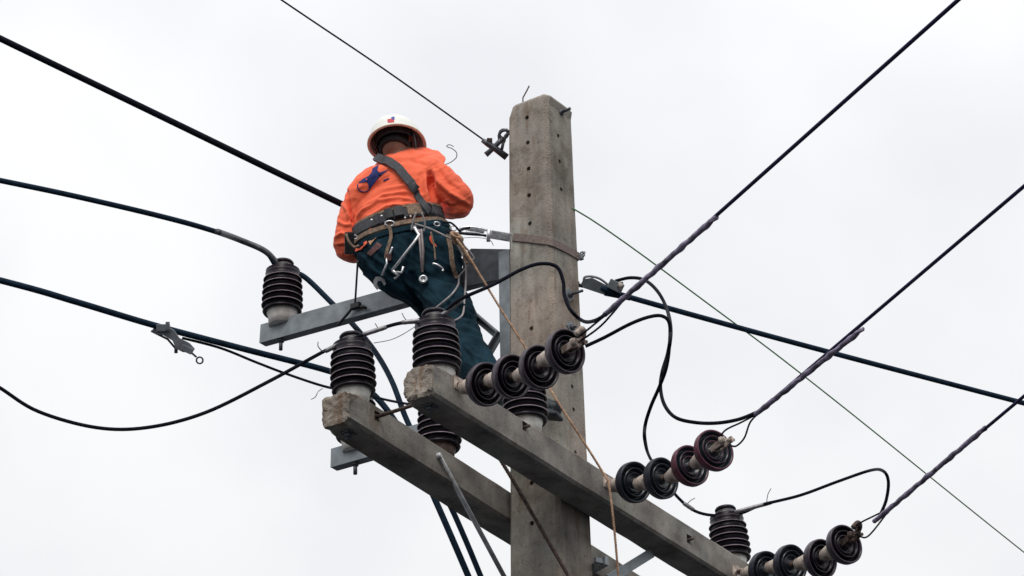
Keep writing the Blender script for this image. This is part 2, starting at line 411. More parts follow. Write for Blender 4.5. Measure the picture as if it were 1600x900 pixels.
bake(fbeam, [cutf])
def cutb(m_):
    u, _, w = uvw(rayv(590, 651, VB+AW)); m_.box(L(u, VB+AW, w), A_, N_, Z_, .022, .03, .022)
bake(bbeam, [cutb])
for x, y, v, par in ((821, 667, VF, front), (1077, 843, VF, front)):
    u, _, w = uvw(rayv(x, y, v+AW)); p0 = L(u, v+AW-.028, w); m_ = MB()
    m_.lathe([(0, .016), (.012, .016), (.014, .012), (.014, 0)], p0, N_, 6); m_.tube([p0, p0+N_*.05], .007, 8); m_.build('bolt', M['rust'], par)
# nuts under the ends, insulator pins coming through
for u, v, tw, par in ((fu+.085, VF, ftop, front), (bu+.085, VB, btop, back)):
    m_ = MB(); p0 = L(u, v, tw(u)-2*AH-.003); m_.box(p0, A_, N_, Z_, .026, .026, .003, .001)
    m_.lathe([(.017, -.003), (.017, -.018), (0, -.018)], p0, Z_, 6); m_.tube([p0, p0-Z_*.03], .009, 8); m_.build('nut', M['steel'], par)
# spacer bolts between the two arms and through the arms at the pole
for k, (x, y) in enumerate(((590, 651),)):
    u, _, w = uvw(rayv(x, y, VB+AW)); m_ = MB()
    m_.tube([L(u, VB+.05, w), L(u, VF-AW+.01, w+.002)], .0085, 8); m_.lathe([(.018, 0), (.018, .014), (.008, .014)], L(u, VB+AW-.02, w), N_, 6)
    tag(m_.build('spacer_bolt', M['rust'], origin=L(u, 0, w)), ('rusty spacer bolt bridging the gap between the two crossarms near their chipped ends', 'rusty through bolt beside the pole holding the two crossarms together')[k], 'bolt')

# ------------------------------------------------------------------ steel arms
def steel_arm(x0, y0, x1, y1, u0, vend, hgt, label, hole_bolt):
    """C channel running along N_; (x0,y0) is the upper near corner at its free end, (x1,y1) another point on the upper near edge"""
    _, v0, w0 = uvw(rayu(x0, y0, u0)); _, v1, w1 = uvw(rayu(x1, y1, u0)); sl = (w1-w0)/(v1-v0)
    t = (N_+Z_*sl).normalized(); c0 = L(u0, v0, w0); ln = (vend-v0)/t.dot(N_)
    up = A_.cross(t)*-1
    if up.z < 0: up = -up
    root = thing('steel_crossarm', c0, label, 'steel arm', 'galvanised steel side arms on the pole')
    m_ = MB(); wd = .045; th = .004
    m_.box(c0+t*ln/2-up*hgt/2+A_*th/2, t, A_, up, ln/2, th/2, hgt/2, .001)
    m_.box(c0+t*ln/2-up*th/2+A_*(th+wd/2), t, A_, up, ln/2-.001, wd/2, th/2, .001)
    m_.box(c0+t*ln/2-up*(hgt-th/2)+A_*(th+wd/2), t, A_, up, ln/2-.001, wd/2, th/2, .001)
    m_.box(c0+t*ln/2-up*(hgt/2)+A_*(wd+th*1.5+.001), t, A_, up, ln/2-.003, th/2, hgt/2-.002, .001)
    m_.build('channel', M['galv'], root)
    for hb in hole_bolt:
        s_ = hb
        m_ = MB(); p0 = c0+t*s_-up*hgt+A_*.026
        m_.lathe([(.017, 0), (.017, -.012), (0, -.012)], p0, Z_, 6); m_.tube([p0, p0-Z_*.055], .0095, 8); m_.build('pin_bolt', M['steel'], root)
    return root, c0, t, up, ln
upper, uc, ut, uup, uln = steel_arm(407, 507, 600, 453, -.03, -.19, .100, 'long grey steel arm holding an insulator at its free end behind the worker', (.115,))
lower, lc, lt, lup, lln = steel_arm(517, 701, 590, 680, -.205, -.02, .095, 'short visible stub of steel arm below the left concrete crossarm with a bolt underneath', (.125,))
print('upper', uvw(uc), 'lower', uvw(lc), 'arm end', proj(uc+ut*uln), proj(lc+lt*lln))
m_ = MB(); pl_ = [(724, 401), (737, 389), (797, 390), (797, 434), (724, 449)]; c0 = rayu(760, 395, -.045)
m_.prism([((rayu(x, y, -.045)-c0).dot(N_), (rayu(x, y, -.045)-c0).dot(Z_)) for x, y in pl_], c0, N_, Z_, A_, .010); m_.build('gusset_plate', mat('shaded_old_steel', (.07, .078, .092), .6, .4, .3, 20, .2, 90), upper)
# braces between arm and channel
for k, (pa, pb) in enumerate((((727, 476), (779, 520)), ((756, 562), (779, 522)))):
    a = rayu(*pa, -.07); b = rayu(*pb, -.085)
    m_ = MB(); t = (b-a).normalized(); s_ = t.cross(A_).normalized(); m_.box((a+b)/2, t, A_, s_, (b-a).length/2+.01, .022, .004, .001); m_.box((a+b)/2-s_*.012, t, A_, s_, (b-a).length/2, .003, .018, .0008)
    tag(m_.build('brace_strut', M['galv'], origin=a), ('steel angle strut slanting down from behind the knee to the steel channel', 'short lower steel strut under the slanting one beside the channel')[k], 'brace', 'steel struts by the channel')
# flat brace under the left crossarm and the one at the bottom right
a = rayv(686, 712, VB+AW+.008); b = P(790, 905, 13.35)
m_ = MB(); m_.tube([a, a.lerp(b, .5), b], .0125, 8, flat=.45); m_.lathe([(0, .010), (.011, .010), (.013, .007), (.013, -.010)], a, N_, 6)
tag(m_.build('brace_strut', mat('light_steel', (.55, .56, .57), .55, .3, .2, 30, .1, 90), origin=a), 'slim light grey steel brace bolted to the left crossarm and running down toward the pole', 'brace')
a = L(uvw(rayv(1012, 866, VF))[0], VF-.02, ftop(.5)-2*AH-.01); b = P(955, 903, 13.5)
a = P(1015, 866, proj(a)[2]+.05)
m_ = MB(); t = (b-a).normalized(); m_.box((a+b)/2, t, frame_of(t)[1], frame_of(t)[2], (b-a).length/2+.02, .004, .022, .001)
tag(m_.build('brace_strut', M['galv'], origin=a), 'flat steel brace below the nearer crossarm at the bottom edge of the picture', 'brace')
m_ = MB(); c = P(938, 882, 13.36); d = (P(955, 872, 13.3)-c).normalized(); e = Z_.cross(d).normalized(); m_.box(c, d, e, d.cross(e), .05, .01, .02, .002); m_.box(c+d*.03-e*.02, d, e, d.cross(e), .008, .03, .012, .002)
tag(m_.build('clamp_bracket', M['galv'], origin=c), 'small steel clamp bracket on the far crossarm just right of the pole base', 'bracket')

# ------------------------------------------------------------------ pin insulators
def pin_profile():
    pr = [(0, .305, 0), (.030, .304, 0), (.047, .298, 0), (.052, .290, 0), (.051, .283, 0), (.040, .277, 0), (.036, .268, 0), (.040, .262, 0), (.055, .256, 0)]
    zs = .250
    for i in range(6):
        r = (.083, .092, .095, .097, .098, .099)[i]; z0 = zs-i*.0335
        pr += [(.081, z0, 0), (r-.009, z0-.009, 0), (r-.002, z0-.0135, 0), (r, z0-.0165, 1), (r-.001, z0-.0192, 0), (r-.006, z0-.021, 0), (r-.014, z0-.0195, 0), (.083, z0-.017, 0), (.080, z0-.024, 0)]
    pr += [(.066, .050, 0), (.085, .046, 0), (.093, .034, 0), (.088, .026, 0), (.078, .030, 0)]
    return pr
def make_pin(collar):
    root = thing('pin_insulator', (0, 0, 0), 'x', 'insulator')
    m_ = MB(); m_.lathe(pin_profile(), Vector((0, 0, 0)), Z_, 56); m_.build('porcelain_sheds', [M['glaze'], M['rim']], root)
    m_ = MB(); m_.lathe([(0, -.04), (.062, -.04), (.066, .004), (.078, .040), (.07, .046)], Vector((0, 0, 0)), Z_, 40)
    m_.build('collar', collar, root)
    m_ = MB()
    for k in range(3): m_.ring(Vector((0, 0, .266+.006*k)), Vector((.06*k-.05, .05, 1)), .0415, .0042, 28, 6)
    m_.build('tie_wire', M['wirebit'], root)
    return root
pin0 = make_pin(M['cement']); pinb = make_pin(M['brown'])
pins = {}
def put_pin(src, key, base, s_, tx, ty, label, first):
    o = src if first else copy_tree(src)
    o.location = base; o.scale = (s_, s_, s_); o.rotation_euler = (R_(tx), R_(ty), random.uniform(0, 6))
    if first: o.rotation_euler.z = 0
    o['label'] = label; o['group'] = 'ribbed pin insulators standing on the arms'; pins[key] = o
    o.rotation_euler.z = 0
    return o
# on the steel arm: arm centre plane u = u0+.026
def topof(o): return o.location + o.rotation_euler.to_matrix() @ Vector((0, 0, .27))*o.scale[0]
put_pin(pin0, 'A', ray(441, 495, uc+A_*.026+uup*.0, A_) + Z_*0, 1.04, 0, 0, 'dark ribbed insulator at the far left on the free end of the long steel arm', True)
p_ = pins['A'].location; q = (p_-uc); s_ = q.dot(ut); pins['A'].location = uc+ut*s_+A_*.026+Z_*.018
u, _, w = uvw(rayv(684, 590, VF)); put_pin(pin0, 'C', L(u, VF, ftop(u)-.002), 1.04, 0, -2.2, 'dark ribbed insulator on the chipped near end of the front crossarm, before the trousers', False)
u, _, w = uvw(rayv(553, 626, VB)); put_pin(pin0, 'B', L(u, VB, btop(u)+.026), 1.0, 0, -2.5, 'dark ribbed insulator on the chipped near end of the back left crossarm', False)
print('B', proj(pins['B'].location), 'C', proj(pins['C'].location), 'A', proj(pins['A'].location))
u, _, w = uvw(rayv(687, 712, VB)); put_pin(pinb, 'D', L(u, VB, btop(u)+.02), 1.0, 0, -1, 'ribbed insulator with brown collar half hidden below the front crossarm', True)
u, _, w = uvw(rayv(823, 684, VF)); put_pin(pin0, 'E', L(u, VF, ftop(u)+.03), 1.0, 0, -2.0, 'ribbed insulator beside the boot, partly covered by the first string of discs', False)
u, _, w = uvw(rayv(1145, 889, VF)); put_pin(pin0, 'G', L(u, VF, ftop(u)-.002), .98, 0, -4, 'ribbed insulator near the lower right end of the front crossarm with a clear sky behind', False)
s_ = .125; put_pin(pin0, 'H', lc+lt*s_+A_*.026+Z_*.002, 1.0, 0, 0, 'almost hidden insulator standing on the short steel arm behind the left crossarm end', False)
for k in 'ABCDEGH': print(k, [round(x) for x in proj(topof(pins[k]))])

# ------------------------------------------------------------------ strings of disc insulators
def disc_profile(s=1.0):
    # side facing the conductor is the ribbed underside (positive height); cap side is negative
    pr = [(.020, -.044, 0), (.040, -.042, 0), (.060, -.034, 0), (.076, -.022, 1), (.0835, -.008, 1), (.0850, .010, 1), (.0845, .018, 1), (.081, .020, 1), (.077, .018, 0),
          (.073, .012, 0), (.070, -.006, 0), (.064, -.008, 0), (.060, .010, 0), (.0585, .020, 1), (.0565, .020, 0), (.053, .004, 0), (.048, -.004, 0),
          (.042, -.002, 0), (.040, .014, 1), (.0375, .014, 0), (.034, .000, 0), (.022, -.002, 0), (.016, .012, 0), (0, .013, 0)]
    return [(a*s, b*s, c) for a, b, c in pr]
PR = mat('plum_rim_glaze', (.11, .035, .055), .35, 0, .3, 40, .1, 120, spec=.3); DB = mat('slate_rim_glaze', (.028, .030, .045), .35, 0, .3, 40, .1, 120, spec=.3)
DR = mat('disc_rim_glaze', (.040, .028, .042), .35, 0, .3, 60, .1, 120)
def disc_proto(glz):
    o = thing('insulator_disc', (0, 0, 0), None, None)
    bpy.data.objects.remove(o)
    m_ = MB(); m_.lathe(disc_profile(1.07), Vector((0, 0, 0)), Z_, 48)
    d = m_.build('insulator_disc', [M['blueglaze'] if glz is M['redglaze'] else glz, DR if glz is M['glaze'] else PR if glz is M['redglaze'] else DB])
    m_ = MB(); m_.lathe([(.0, -.150), (.020, -.150), (.027, -.143), (.031, -.120), (.038, -.085), (.044, -.066), (.048, -.046), (.036, -.036)], Vector((0, 0, 0)), Z_, 28)
    c_ = m_.build('cap', M['cap'], d)
    m_ = MB(); m_.tube([Vector((0, 0, .008)), Vector((0, 0, .075))], .0095, 8); m_.lathe([(.018, .008), (.016, .020), (.009, .026)], Vector((0, 0, 0)), Z_, 16)
    m_.build('pin', M['rust'], d)
    return d
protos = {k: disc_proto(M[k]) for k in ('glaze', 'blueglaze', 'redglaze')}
string_ends = []
def disc_string(anchor, cents, glz, label, tilt=(-.38, .12)):
    d0 = proj(anchor)[2]; root = thing('insulator_string', anchor, label, 'insulator string', 'tension strings of four disc insulators')
    m_ = MB(); nxt = P(*cents[0], d0-.17)
    m_.tube([anchor-N_*.02, anchor+(nxt-anchor)*.5], .011, 8); m_.ring(anchor+(nxt-anchor)*.22, Z_, .022, .008, 16, 6)
    m_.box(anchor, A_, Z_, N_, .03, .03, .004, .001)
    m_.build('eye_bolt', M['cap'], root)
    pts = [P(x, y, d0-.17-.155*i) for i, (x, y) in enumerate(cents)]
    for i, p in enumerate(pts):
        a = pts[max(i-1, 0)]; b = pts[min(i+1, 3)]
        t = (b-a).normalized()
        ax = (t + R*(.10+random.uniform(-.07, .07)) + U*random.uniform(-.08, .08)).normalized()
        o = copy_tree(protos[glz[i]], root); o.location = p-anchor
        o.rotation_mode = 'QUATERNION'; o.rotation_quaternion = ax.to_track_quat('Z', 'Y')
        # the cap reaches back to the previous disc
    return root, pts
a1 = rayv(716, 600, VF+AW); a2 = rayv(949, 754, VF+AW); a3 = rayv(1150, 893, VF+AW)
s1, P1 = disc_string(a1, [(757, 601), (798, 589), (841, 575), (882, 550)], ['glaze', 'glaze', 'glaze', 'glaze'], 'string of four dark discs crossing in front of the pole, the topmost string')
s2, P2 = disc_string(a2, [(989, 754), (1032, 748), (1077, 729), (1114, 705)], ['blueglaze', 'blueglaze', 'redglaze', 'redglaze'], 'middle string of four discs, two blue grey and two plum, with the sky behind')
s3, P3 = disc_string(a3, [(1195, 892), (1234, 882), (1281, 874), (1318, 852)], ['blueglaze', 'blueglaze', 'glaze', 'glaze'], 'lowest string of four dark discs at the bottom right edge of the picture')
for p in protos.values():
    for ch in [x for x in COL.objects if x.parent == p]: bpy.data.objects.remove(ch)
    bpy.data.objects.remove(p)
# clevis clamps at the string ends (parts of the strings)
def clevis(root, p, tgt, mt, shackle=True):
    t = (tgt-p).normalized(); s_ = t.cross(U).normalized(); m_ = MB()
    for sg in (-1, 1): m_.box(p+t*.065+s_*.020*sg, t, s_, s_.cross(t), .052, .0045, .013, .002)
    m_.tube([p+t*.105-s_*.038, p+t*.105+s_*.034], .0075, 8); m_.lathe([(.016, -.006), (.016, .008), (.0, .009)], p+t*.105+s_*.028, s_, 6)
    m_.tube([p, p+t*.03], .016, 10)
    if shackle:
        m_.tube(smooth_path([p+t*.05-s_*.018+U*.01, p+t*.09-s_*.03+U*.035, p+t*.125+U*.042, p+t*.13+s_*.03+U*.02], 5), .013, 8)
    m_.build('clevis', mt, root); return p+t*.115
e1 = clevis(s1, P1[3], P(922, 522, proj(P1[3])[2]-.14), M['cap']); e2 = clevis(s2, P2[3], P(1155, 672, proj(P2[3])[2]-.14), M['cap'], False); e3 = clevis(s3, P3[3], P(1352, 822, proj(P3[3])[2]-.14), M['rust'])

# ------------------------------------------------------------------ conductors
HD = Vector((.454, -.891, 0)).normalized(); HN = Vector((HD.y, -HD.x, 0))
def conductor(start, dep, tgt, wrap_to, label, rad, bump_pts, wrap_label, mt=mat('violet_black_wire', (.022, .016, .060), .7, 0, .3, 30, .1, 150, spec=.15)):
    s_ = P(*start, dep); e = ray(*tgt, s_, HN); far = e+(e-s_).normalized()*6
    pts = [s_.lerp(e, i/30) for i in range(31)]+[far]
    m_ = MB(); m_.tube(pts, rad*.86, 10)
    o = m_.build('conductor', mt, origin=s_); tag(o, label, 'power line', 'conductors leaving to the upper right')
    # armour wrap: lumpy tape with strands
    wpt = ray(*wrap_to, s_, HN); n = 60; q = [s_.lerp(wpt, i/n) for i in range(n+1)]
    m_ = MB(); rr = []
    for i in range(n+1): 
        ph = (i % 12)/12; rr.append(rad*(1.25+.3*math.exp(-((ph-.5)/.12)**2) - (.25 if i > n-3 else 0)))
    t = (wpt-s_).normalized(); _, sa, sb = frame_of(t)
    q = [p+sa*.0015*math.sin(i*.9)+sb*.0012*math.cos(i*1.3) for i, p in enumerate(q)]
    m_.tube(q, rr, 10)
    m_.twist([p for p in q[2:]], rad*1.25, 2, .30, 6)
    w_ = m_.build('wrap', M['sleeve'], o)
    return s_, e
dC1 = proj(e1)[2]-.12; dC2 = proj(e2)[2]-.2; dC3 = proj(e3)[2]-.15
c1, _ = conductor((945, 492), dC1, (1497, 0), (1120, 338), 'uppermost black power line rising from the first disc string to the top edge', .0085, None, None)
c2, _ = conductor((1180, 648), dC2, (1600, 291), (1348, 514), 'middle power line rising from the plum discs to the right edge', .0085, None, None)
c3, _ = conductor((1366, 815), dC3, (1600, 619), (1540, 668), 'lowest black power line rising from the bottom right disc string', .0085, None, None)
def cable(name, pts, r, mt, label, cat, group=None, seg=10, sm=8, tw=None):
    m_ = MB(); q = smooth_path(pts, sm)
    if tw: m_.twist(q, r, tw[0], tw[1])
    else: m_.tube(q, r, seg)
    return tag(m_.build(name, mt, origin=q[0]), label, cat, group)
# bridle wires
cable('bridle_wire', [e1, P(940, 508, dC1+.05), P(975, 468, dC1-.05)], .0042, M['black'], 'short twisted wire tying the uppermost power line to the first disc string, lower strand', 'tie wire', 'twisted bridle wires', tw=(3, .03))
cable('bridle_wire', [P(902, 528, dC1+.12), P(922, 512, dC1+.05), P(950, 489, dC1)], .0042, M['black'], 'short twisted wire near the pole from the first string clamp to the uppermost power line', 'tie wire', 'twisted bridle wires', tw=(3, .03))
cable('bridle_wire', [P(1125, 682, dC2+.2), P(1135, 671, dC2+.15), P(1160, 659, dC2+.05), P(1186, 645, dC2-.02)], .004, M['black'], 'upper twisted wire joining the middle power line to the plum discs', 'tie wire', 'twisted bridle wires', tw=(3, .03))
cable('bridle_wire', [P(1140, 695, dC2+.2), P(1150, 697, dC2+.15), P(1163, 684, dC2+.08), P(1172, 660, dC2+.02), P(1186, 645, dC2-.02)], .004, M['black'], 'lower looping twisted wire joining the middle power line to the plum discs', 'tie wire', 'twisted bridle wires', tw=(3, .03))
cable('bridle_wire', [P(1336, 826, dC3+.15), P(1342, 818, dC3+.1), P(1372, 803, dC3), P(1392, 793, dC3-.05)], .004, M['black'], 'upper twisted wire joining the lowest power line to the bottom discs', 'tie wire', 'twisted bridle wires', tw=(3, .03))
cable('bridle_wire', [e3, P(1356, 838, dC3+.08), P(1390, 796, dC3-.05)], .004, M['black'], 'lower twisted wire joining the lowest power line to the bottom discs', 'tie wire', 'twisted bridle wires', tw=(3, .03))
# jumpers
tA, tB, tC, tG, tD = [topof(pins[k]) for k in 'ABCGD']
dB, dC, dG = proj(tB)[2]-.05, proj(tC)[2]-.05, proj(tG)[2]-.05
xB, yB = proj(tB)[:2]; xC, yC = proj(tC)[:2]; xG, yG = proj(tG)[:2]; xA, yA, dA = proj(tA)
cable('jumper_cable', [P(*p) for p in ((-160, 500, dB-.3), (-60, 568, dB-.3), (0, 606, dB-.25), (60, 643, dB-.2), (150, 668, dB-.15), (230, 668, dB-.12), (320, 645, dB-.1), (420, 596, dB-.05), (510, 547, dB), (xB-6, yB, dB), (570, 522, dB), (620, 506, dB), (xC-25, yC+5, dC), (xC+5, yC, dC), (715, 470, dC-.02), (770, 445, dC+.0), (815, 421, dC+.05), (845, 412, dC+.1), (870, 417, dC+.1), (880, 440, dC+.08), (882, 462, dC+.05), (892, 485, dC+.0), (912, 502, dC-.05), (932, 500, dC1+.03), (950, 488, dC1))],
      .0078, M['black'], 'black jumper cable sagging in from the left, over two insulators and arching across the pole', 'cable')
cable('jumper_cable', [P(*p) for p in ((915, 541, dC1+.1), (945, 527, dC1+.08), (985, 506, dC1), (1015, 495, dC1), (1035, 494, dC1), (1046, 506, dC1), (1046, 540, dC1), (1041, 575, dC1), (1030, 605, dC1+.05), (1017, 635, dC1+.1), (1008, 665, dC1+.15), (1008, 690, dC1+.2), (1016, 716, dG-.0), (1040, 752, dG), (1060, 778, dG), (1085, 798, dG), (xG-18, yG+3, dG), (xG+22, yG, dG), (1190, 789, dG-.05), (1250, 774, dG-.1), (1310, 752, dG-.15), (1360, 735, dG-.2), (1380, 736, dC3), (1388, 752, dC3), (1385, 780, dC3), (1376, 803, dC3), (1370, 814, dC3))],
      .0072, M['black'], 'black jumper cable looping from the first disc string down over the lower right insulator', 'cable')
dK = proj(L(.1, .2, 0))[2]
cable('jumper_cable', [P(*p) for p in ((962, 439, 13.95), (985, 434, 13.9), (1008, 438, 13.8), (1028, 456, 13.6), (1042, 483, 13.3), (1048, 515, dC1+.1), (1044, 550, dC1), (1035, 580, dC2+.3), (1032, 605, dC2+.2), (1038, 632, dC2+.1), (1055, 652, dC2), (1085, 660, dC2), (1120, 661, dC2), (1155, 655, dC2), (1185, 643, dC2))],
      .0078, M['black'], 'black jumper cable arching from the grey wedge clamp down to the middle power line', 'cable')
WR = []
# heavy span cables
zA = P(762, 428, 14.45).z
cable('span_cable', [P(762, 428, 14.80), P(530, 317, 14.62), P(250, 181, 14.41), P(0, 60, 14.22), P(-400, -134, 13.92)], .0162, M['black'], 'thick dark cable coming from the upper left edge and passing behind the orange shirt', 'cable', 'heavy cables on the left', sm=10)
z_ = tA.z
dd_ = dA-.04
cable('span_cable', [rayz(-400, 202, z_+.05), rayz(0, 282, z_), rayz(150, 314, z_), rayz(290, 348, z_), P(375, 375, dd_-.02), P(415, 393, dd_), P(xA-8, yA, dd_+.01), P(xA+18, yA+8, dd_+.05), P(480, 436, 15.02), P(520, 475, 14.92), P(548, 503, 14.80), P(585, 548, 14.5), P(612, 595, 14.2), P(635, 655, 14.05), P(665, 715, 13.95), P(702, 787, 13.85), P(728, 845, 13.8), P(755, 910, 13.75)],
      .0135, M['blue'], 'thick dark cable bending over the far left insulator, then down behind both crossarms', 'cable', 'heavy cables on the left', sm=8)
cable('cable_sleeve', [rayz(340, 362, z_)-F*.001, P(375, 375, dd_-.02), P(415, 393, dd_), P(xA-6, yA-1, dd_+.01)], .0155, M['steel'], 'dull grey sleeve on the cable where it meets the far left insulator', 'cable sleeve')
zC = P(515, 580, 14.0).z
cable('span_cable', [rayz(-400, 338, zC+.05), rayz(0, 438, zC), rayz(120, 472, zC), rayz(240, 508, zC), rayz(380, 545, zC), P(515, 580, 14.0), P(560, 600, 13.95), P(592, 625, 13.9), P(625, 670, 13.85), P(650, 715, 13.8), P(676, 772, 13.75), P(705, 838, 13.7), P(738, 915, 13.65)],
      .0145, M['blue'], 'thick blue black cable from the left edge carrying the hanging clamp with the ring', 'cable', 'heavy cables on the left', sm=8)
cable('service_wire', [rayz(285, 524, zC)-U*.012, rayz(345, 544, zC-.02), P(400, 566, 13.5+.3), P(450, 585, 13.9), P(512, 605, 13.9), P(560, 612, 13.9)], .0062, M['black'], 'thin black wire leaving the thick cable just right of the hanging clamp', 'wire')
zK = P(915, 446, 14.05).z
cable('span_cable', [P(945, 450, 13.95), P(975, 462, 13.97), rayz(1250, 538, zK-.03), rayz(1600, 630, zK-.05), rayz(2100, 760, zK)], .0135, M['blue'], 'thick blue black cable running from the wedge clamp beside the pole to the right edge', 'cable')
zL = P(757, 218, 14.45).z
cable('guy_wire', [P(765, 226, 14.42), P(752, 216, 14.4), rayz(600, 108, zL), rayz(437, -2, zL), rayz(200, -165, zL)], .0042, M['black'], 'thin black guy wire from the top edge down to the clamp near the pole top', 'guy wire')
zl2 = P(898, 327, 14.35).z
cable('guy_wire', [L(.1, -.05, uvw(P(898, 327, 14.2))[2]), P(899, 328, 14.2), rayz(1130, 492, zl2-.12), rayz(1300, 622, zl2-.17), rayz(1600, 863, zl2-.16), rayz(2000, 1180, zl2)], .0038, M['green'], 'thin greenish wire running from behind the pole to the lower right corner', 'wire')

# ------------------------------------------------------------------ hardware: clamps
k = thing('wedge_clamp', P(915, 445, 14.05), 'grey metal wedge clamp anchoring the thick cable on the right side of the pole', 'cable clamp')
def pp(x, y, d=14.0): return P(x, y, d)
m_ = MB(); t = (pp(962, 462)-pp(908, 436)).normalized(); s_ = t.cross(F).normalized()
poly = [pp(908, 443), pp(912, 436), pp(925, 434), pp(950, 447), pp(958, 459), pp(948, 462), pp(912, 450)]
c0 = pp(930, 447); ax = R; ay = U
m_.prism([((q-c0).dot(ax), (q-c0).dot(ay)) for q in poly], c0, ax, ay, F, .045); m_.build('clamp_body', M['galv'], k)
m_ = MB(); m_.tube(smooth_path([pp(912, 440, 13.96), pp(914, 433, 13.96), pp(925, 432, 13.96), pp(938, 436, 13.96), pp(950, 445, 13.96)], 5), .006, 8); m_.build('bail', M['galv'], k)
m_ = MB(); c0 = pp(962, 447, 13.93); m_.box(c0, t, s_, F, .035, .022, .022, .004); m_.box(c0+R*.02+U*.008, R, U, F, .014, .012, .028, .003); m_.build('parallel_groove_block', M['galv'], k)
m_ = MB(); m_.tube([pp(968, 441, 13.9), pp(970, 453, 13.9)], .006, 6); m_.lathe([(.012, 0), (.012, .01), (0, .01)], pp(970, 446, 13.9), -F, 6); m_.build('bolt', M['cap'], k)
m_ = MB(); m_.tube([L(.1, .12, uvw(pp(906, 445, 14.05))[2]), pp(900, 445, 14.05), pp(912, 447, 14.03)], .009, 8); m_.build('link', M['steel'], k)
m_ = MB(); m_.tube([pp(946, 455, 13.96), pp(985, 466, 13.97)], [.022, .012], 10); m_.build('boot_sleeve', M['blue'], k)
# hanging clamp on the left cable
d0 = rayz(255, 515, zC); dh = proj(d0)[2]-.02
k = thing('tension_clamp', d0, 'grey tension clamp with a ring, hanging on the thick left cable', 'cable clamp')
def ph(x, y, d=0): return P(x, y, dh+d)
m_ = MB(); poly = [(238, 516), (245, 508), (262, 510), (272, 516), (280, 528), (296, 536), (304, 545), (300, 552), (286, 550), (276, 545), (270, 532), (256, 524), (244, 522)]
c0 = ph(270, 530); m_.prism([((ph(*q)-c0).dot(R), (ph(*q)-c0).dot(U)) for q in poly], c0, R, U, F, .035); m_.build('clamp_body', M['galv'], k)
m_ = MB(); m_.box(ph(255, 512, -.02), R, U, F, .03, .016, .012, .003); m_.box(ph(262, 509, -.02), R, U, F, .008, .018, .016, .002); m_.build('keeper_plate', M['galv'], k)
m_ = MB(); m_.box(ph(292, 546, -.02), (R*.9-U*.4).normalized(), (U*.9+R*.4).normalized(), F, .026, .014, .012, .003); m_.build('keeper_plate', M['galv'], k)
m_ = MB(); m_.tube([ph(236, 517), ph(262, 530), ph(274, 544)], .005, 6); m_.tube([ph(275, 540), ph(275, 552)], .008, 6); m_.build('stay_rod', M['steel'], k)
m_ = MB(); m_.tube([ph(299, 551), ph(307, 558)], .0045, 6); m_.ring(ph(312, 563), F, .0145, .0042, 20, 6); m_.build('ring', M['steel'], k)
# dead end clamp near the pole top
k = thing('strain_clamp', P(775, 225, 14.4), 'black cross shaped strain clamp beside the pole top holding the thin guy wire', 'cable clamp')
def pt(x, y, d=14.4): return P(x, y, d)
m_ = MB(); m_.tube([pt(753, 219), pt(762, 224), pt(775, 233), pt(792, 246)], [.010, .016, .016, .017], 8); m_.build('clamp_body', M['steel'], k)
m_ = MB(); m_.tube([pt(759, 242), pt(766, 236), pt(778, 224), pt(785, 216)], [.014, .012, .012, .014], 8); m_.tube([pt(783, 238), pt(787, 220)], .008, 8); m_.build('cross_bolt', M['steel'], k)
m_ = MB(); m_.tube(smooth_path([pt(794, 204), pt(786, 204), pt(780, 210), pt(781, 219), pt(787, 222), pt(790, 212), pt(796, 208)], 5), .0075, 8); m_.build('shackle', M['steel'], k)
w_ = uvw(rayu(800, 205, 0))[2]; m_ = MB(); m_.tube([L(0, -.09, w_), P(795, 206, 14.4), P(790, 202.5, 14.40)], .009, 8); m_.ring(P(787, 209, 14.40), F, .020, .0065, 20, 8); m_.build('eye_bolt', M['steel'], k)
m_ = MB(); m_.box(pt(765, 219), R, U, F, .013, .010, .014, .003); m_.build('nut', M['rust'], k)
m_ = MB(); m_.box(pt(784, 217), R, U, F, .009, .008, .012, .002); m_.build('nut', M['rust'], k)

for x0, y0, x1, y1, d_ in ((508, 549, xB-14, yB+2, dB), (567, 523, 604, 511, dB), (628, 504, xC-20, yC+3, dC), (xC+8, yC-2, 722, 468, dC-.01), (1068, 786, 1084, 797, dG), (xG+14, yG-2, 1206, 785, dG-.05)):
    m_ = MB(); a, b = P(x0, y0, d_), P(x1, y1, d_); m_.tube([a.lerp(b, i/6) for i in range(7)], [.0095, .0105, .010, .0108, .010, .0105, .0092], 8)
    tag(m_.build('binding_wire', M['wirebit'], origin=a), None, 'binding', 'grey wire bindings where the jumper meets the insulators'); WR.append(COL.objects[-1])
for o_, lb in zip(WR, ('binding left of the insulator on the farther crossarm', 'binding right of the insulator on the farther crossarm', 'binding left of the insulator on the nearer chipped end', 'binding right of the insulator on the nearer chipped end, before the trousers', 'binding on the jumper left of the lower right insulator', 'binding on the jumper right of the lower right insulator')): o_['label'] = 'grey wire '+lb
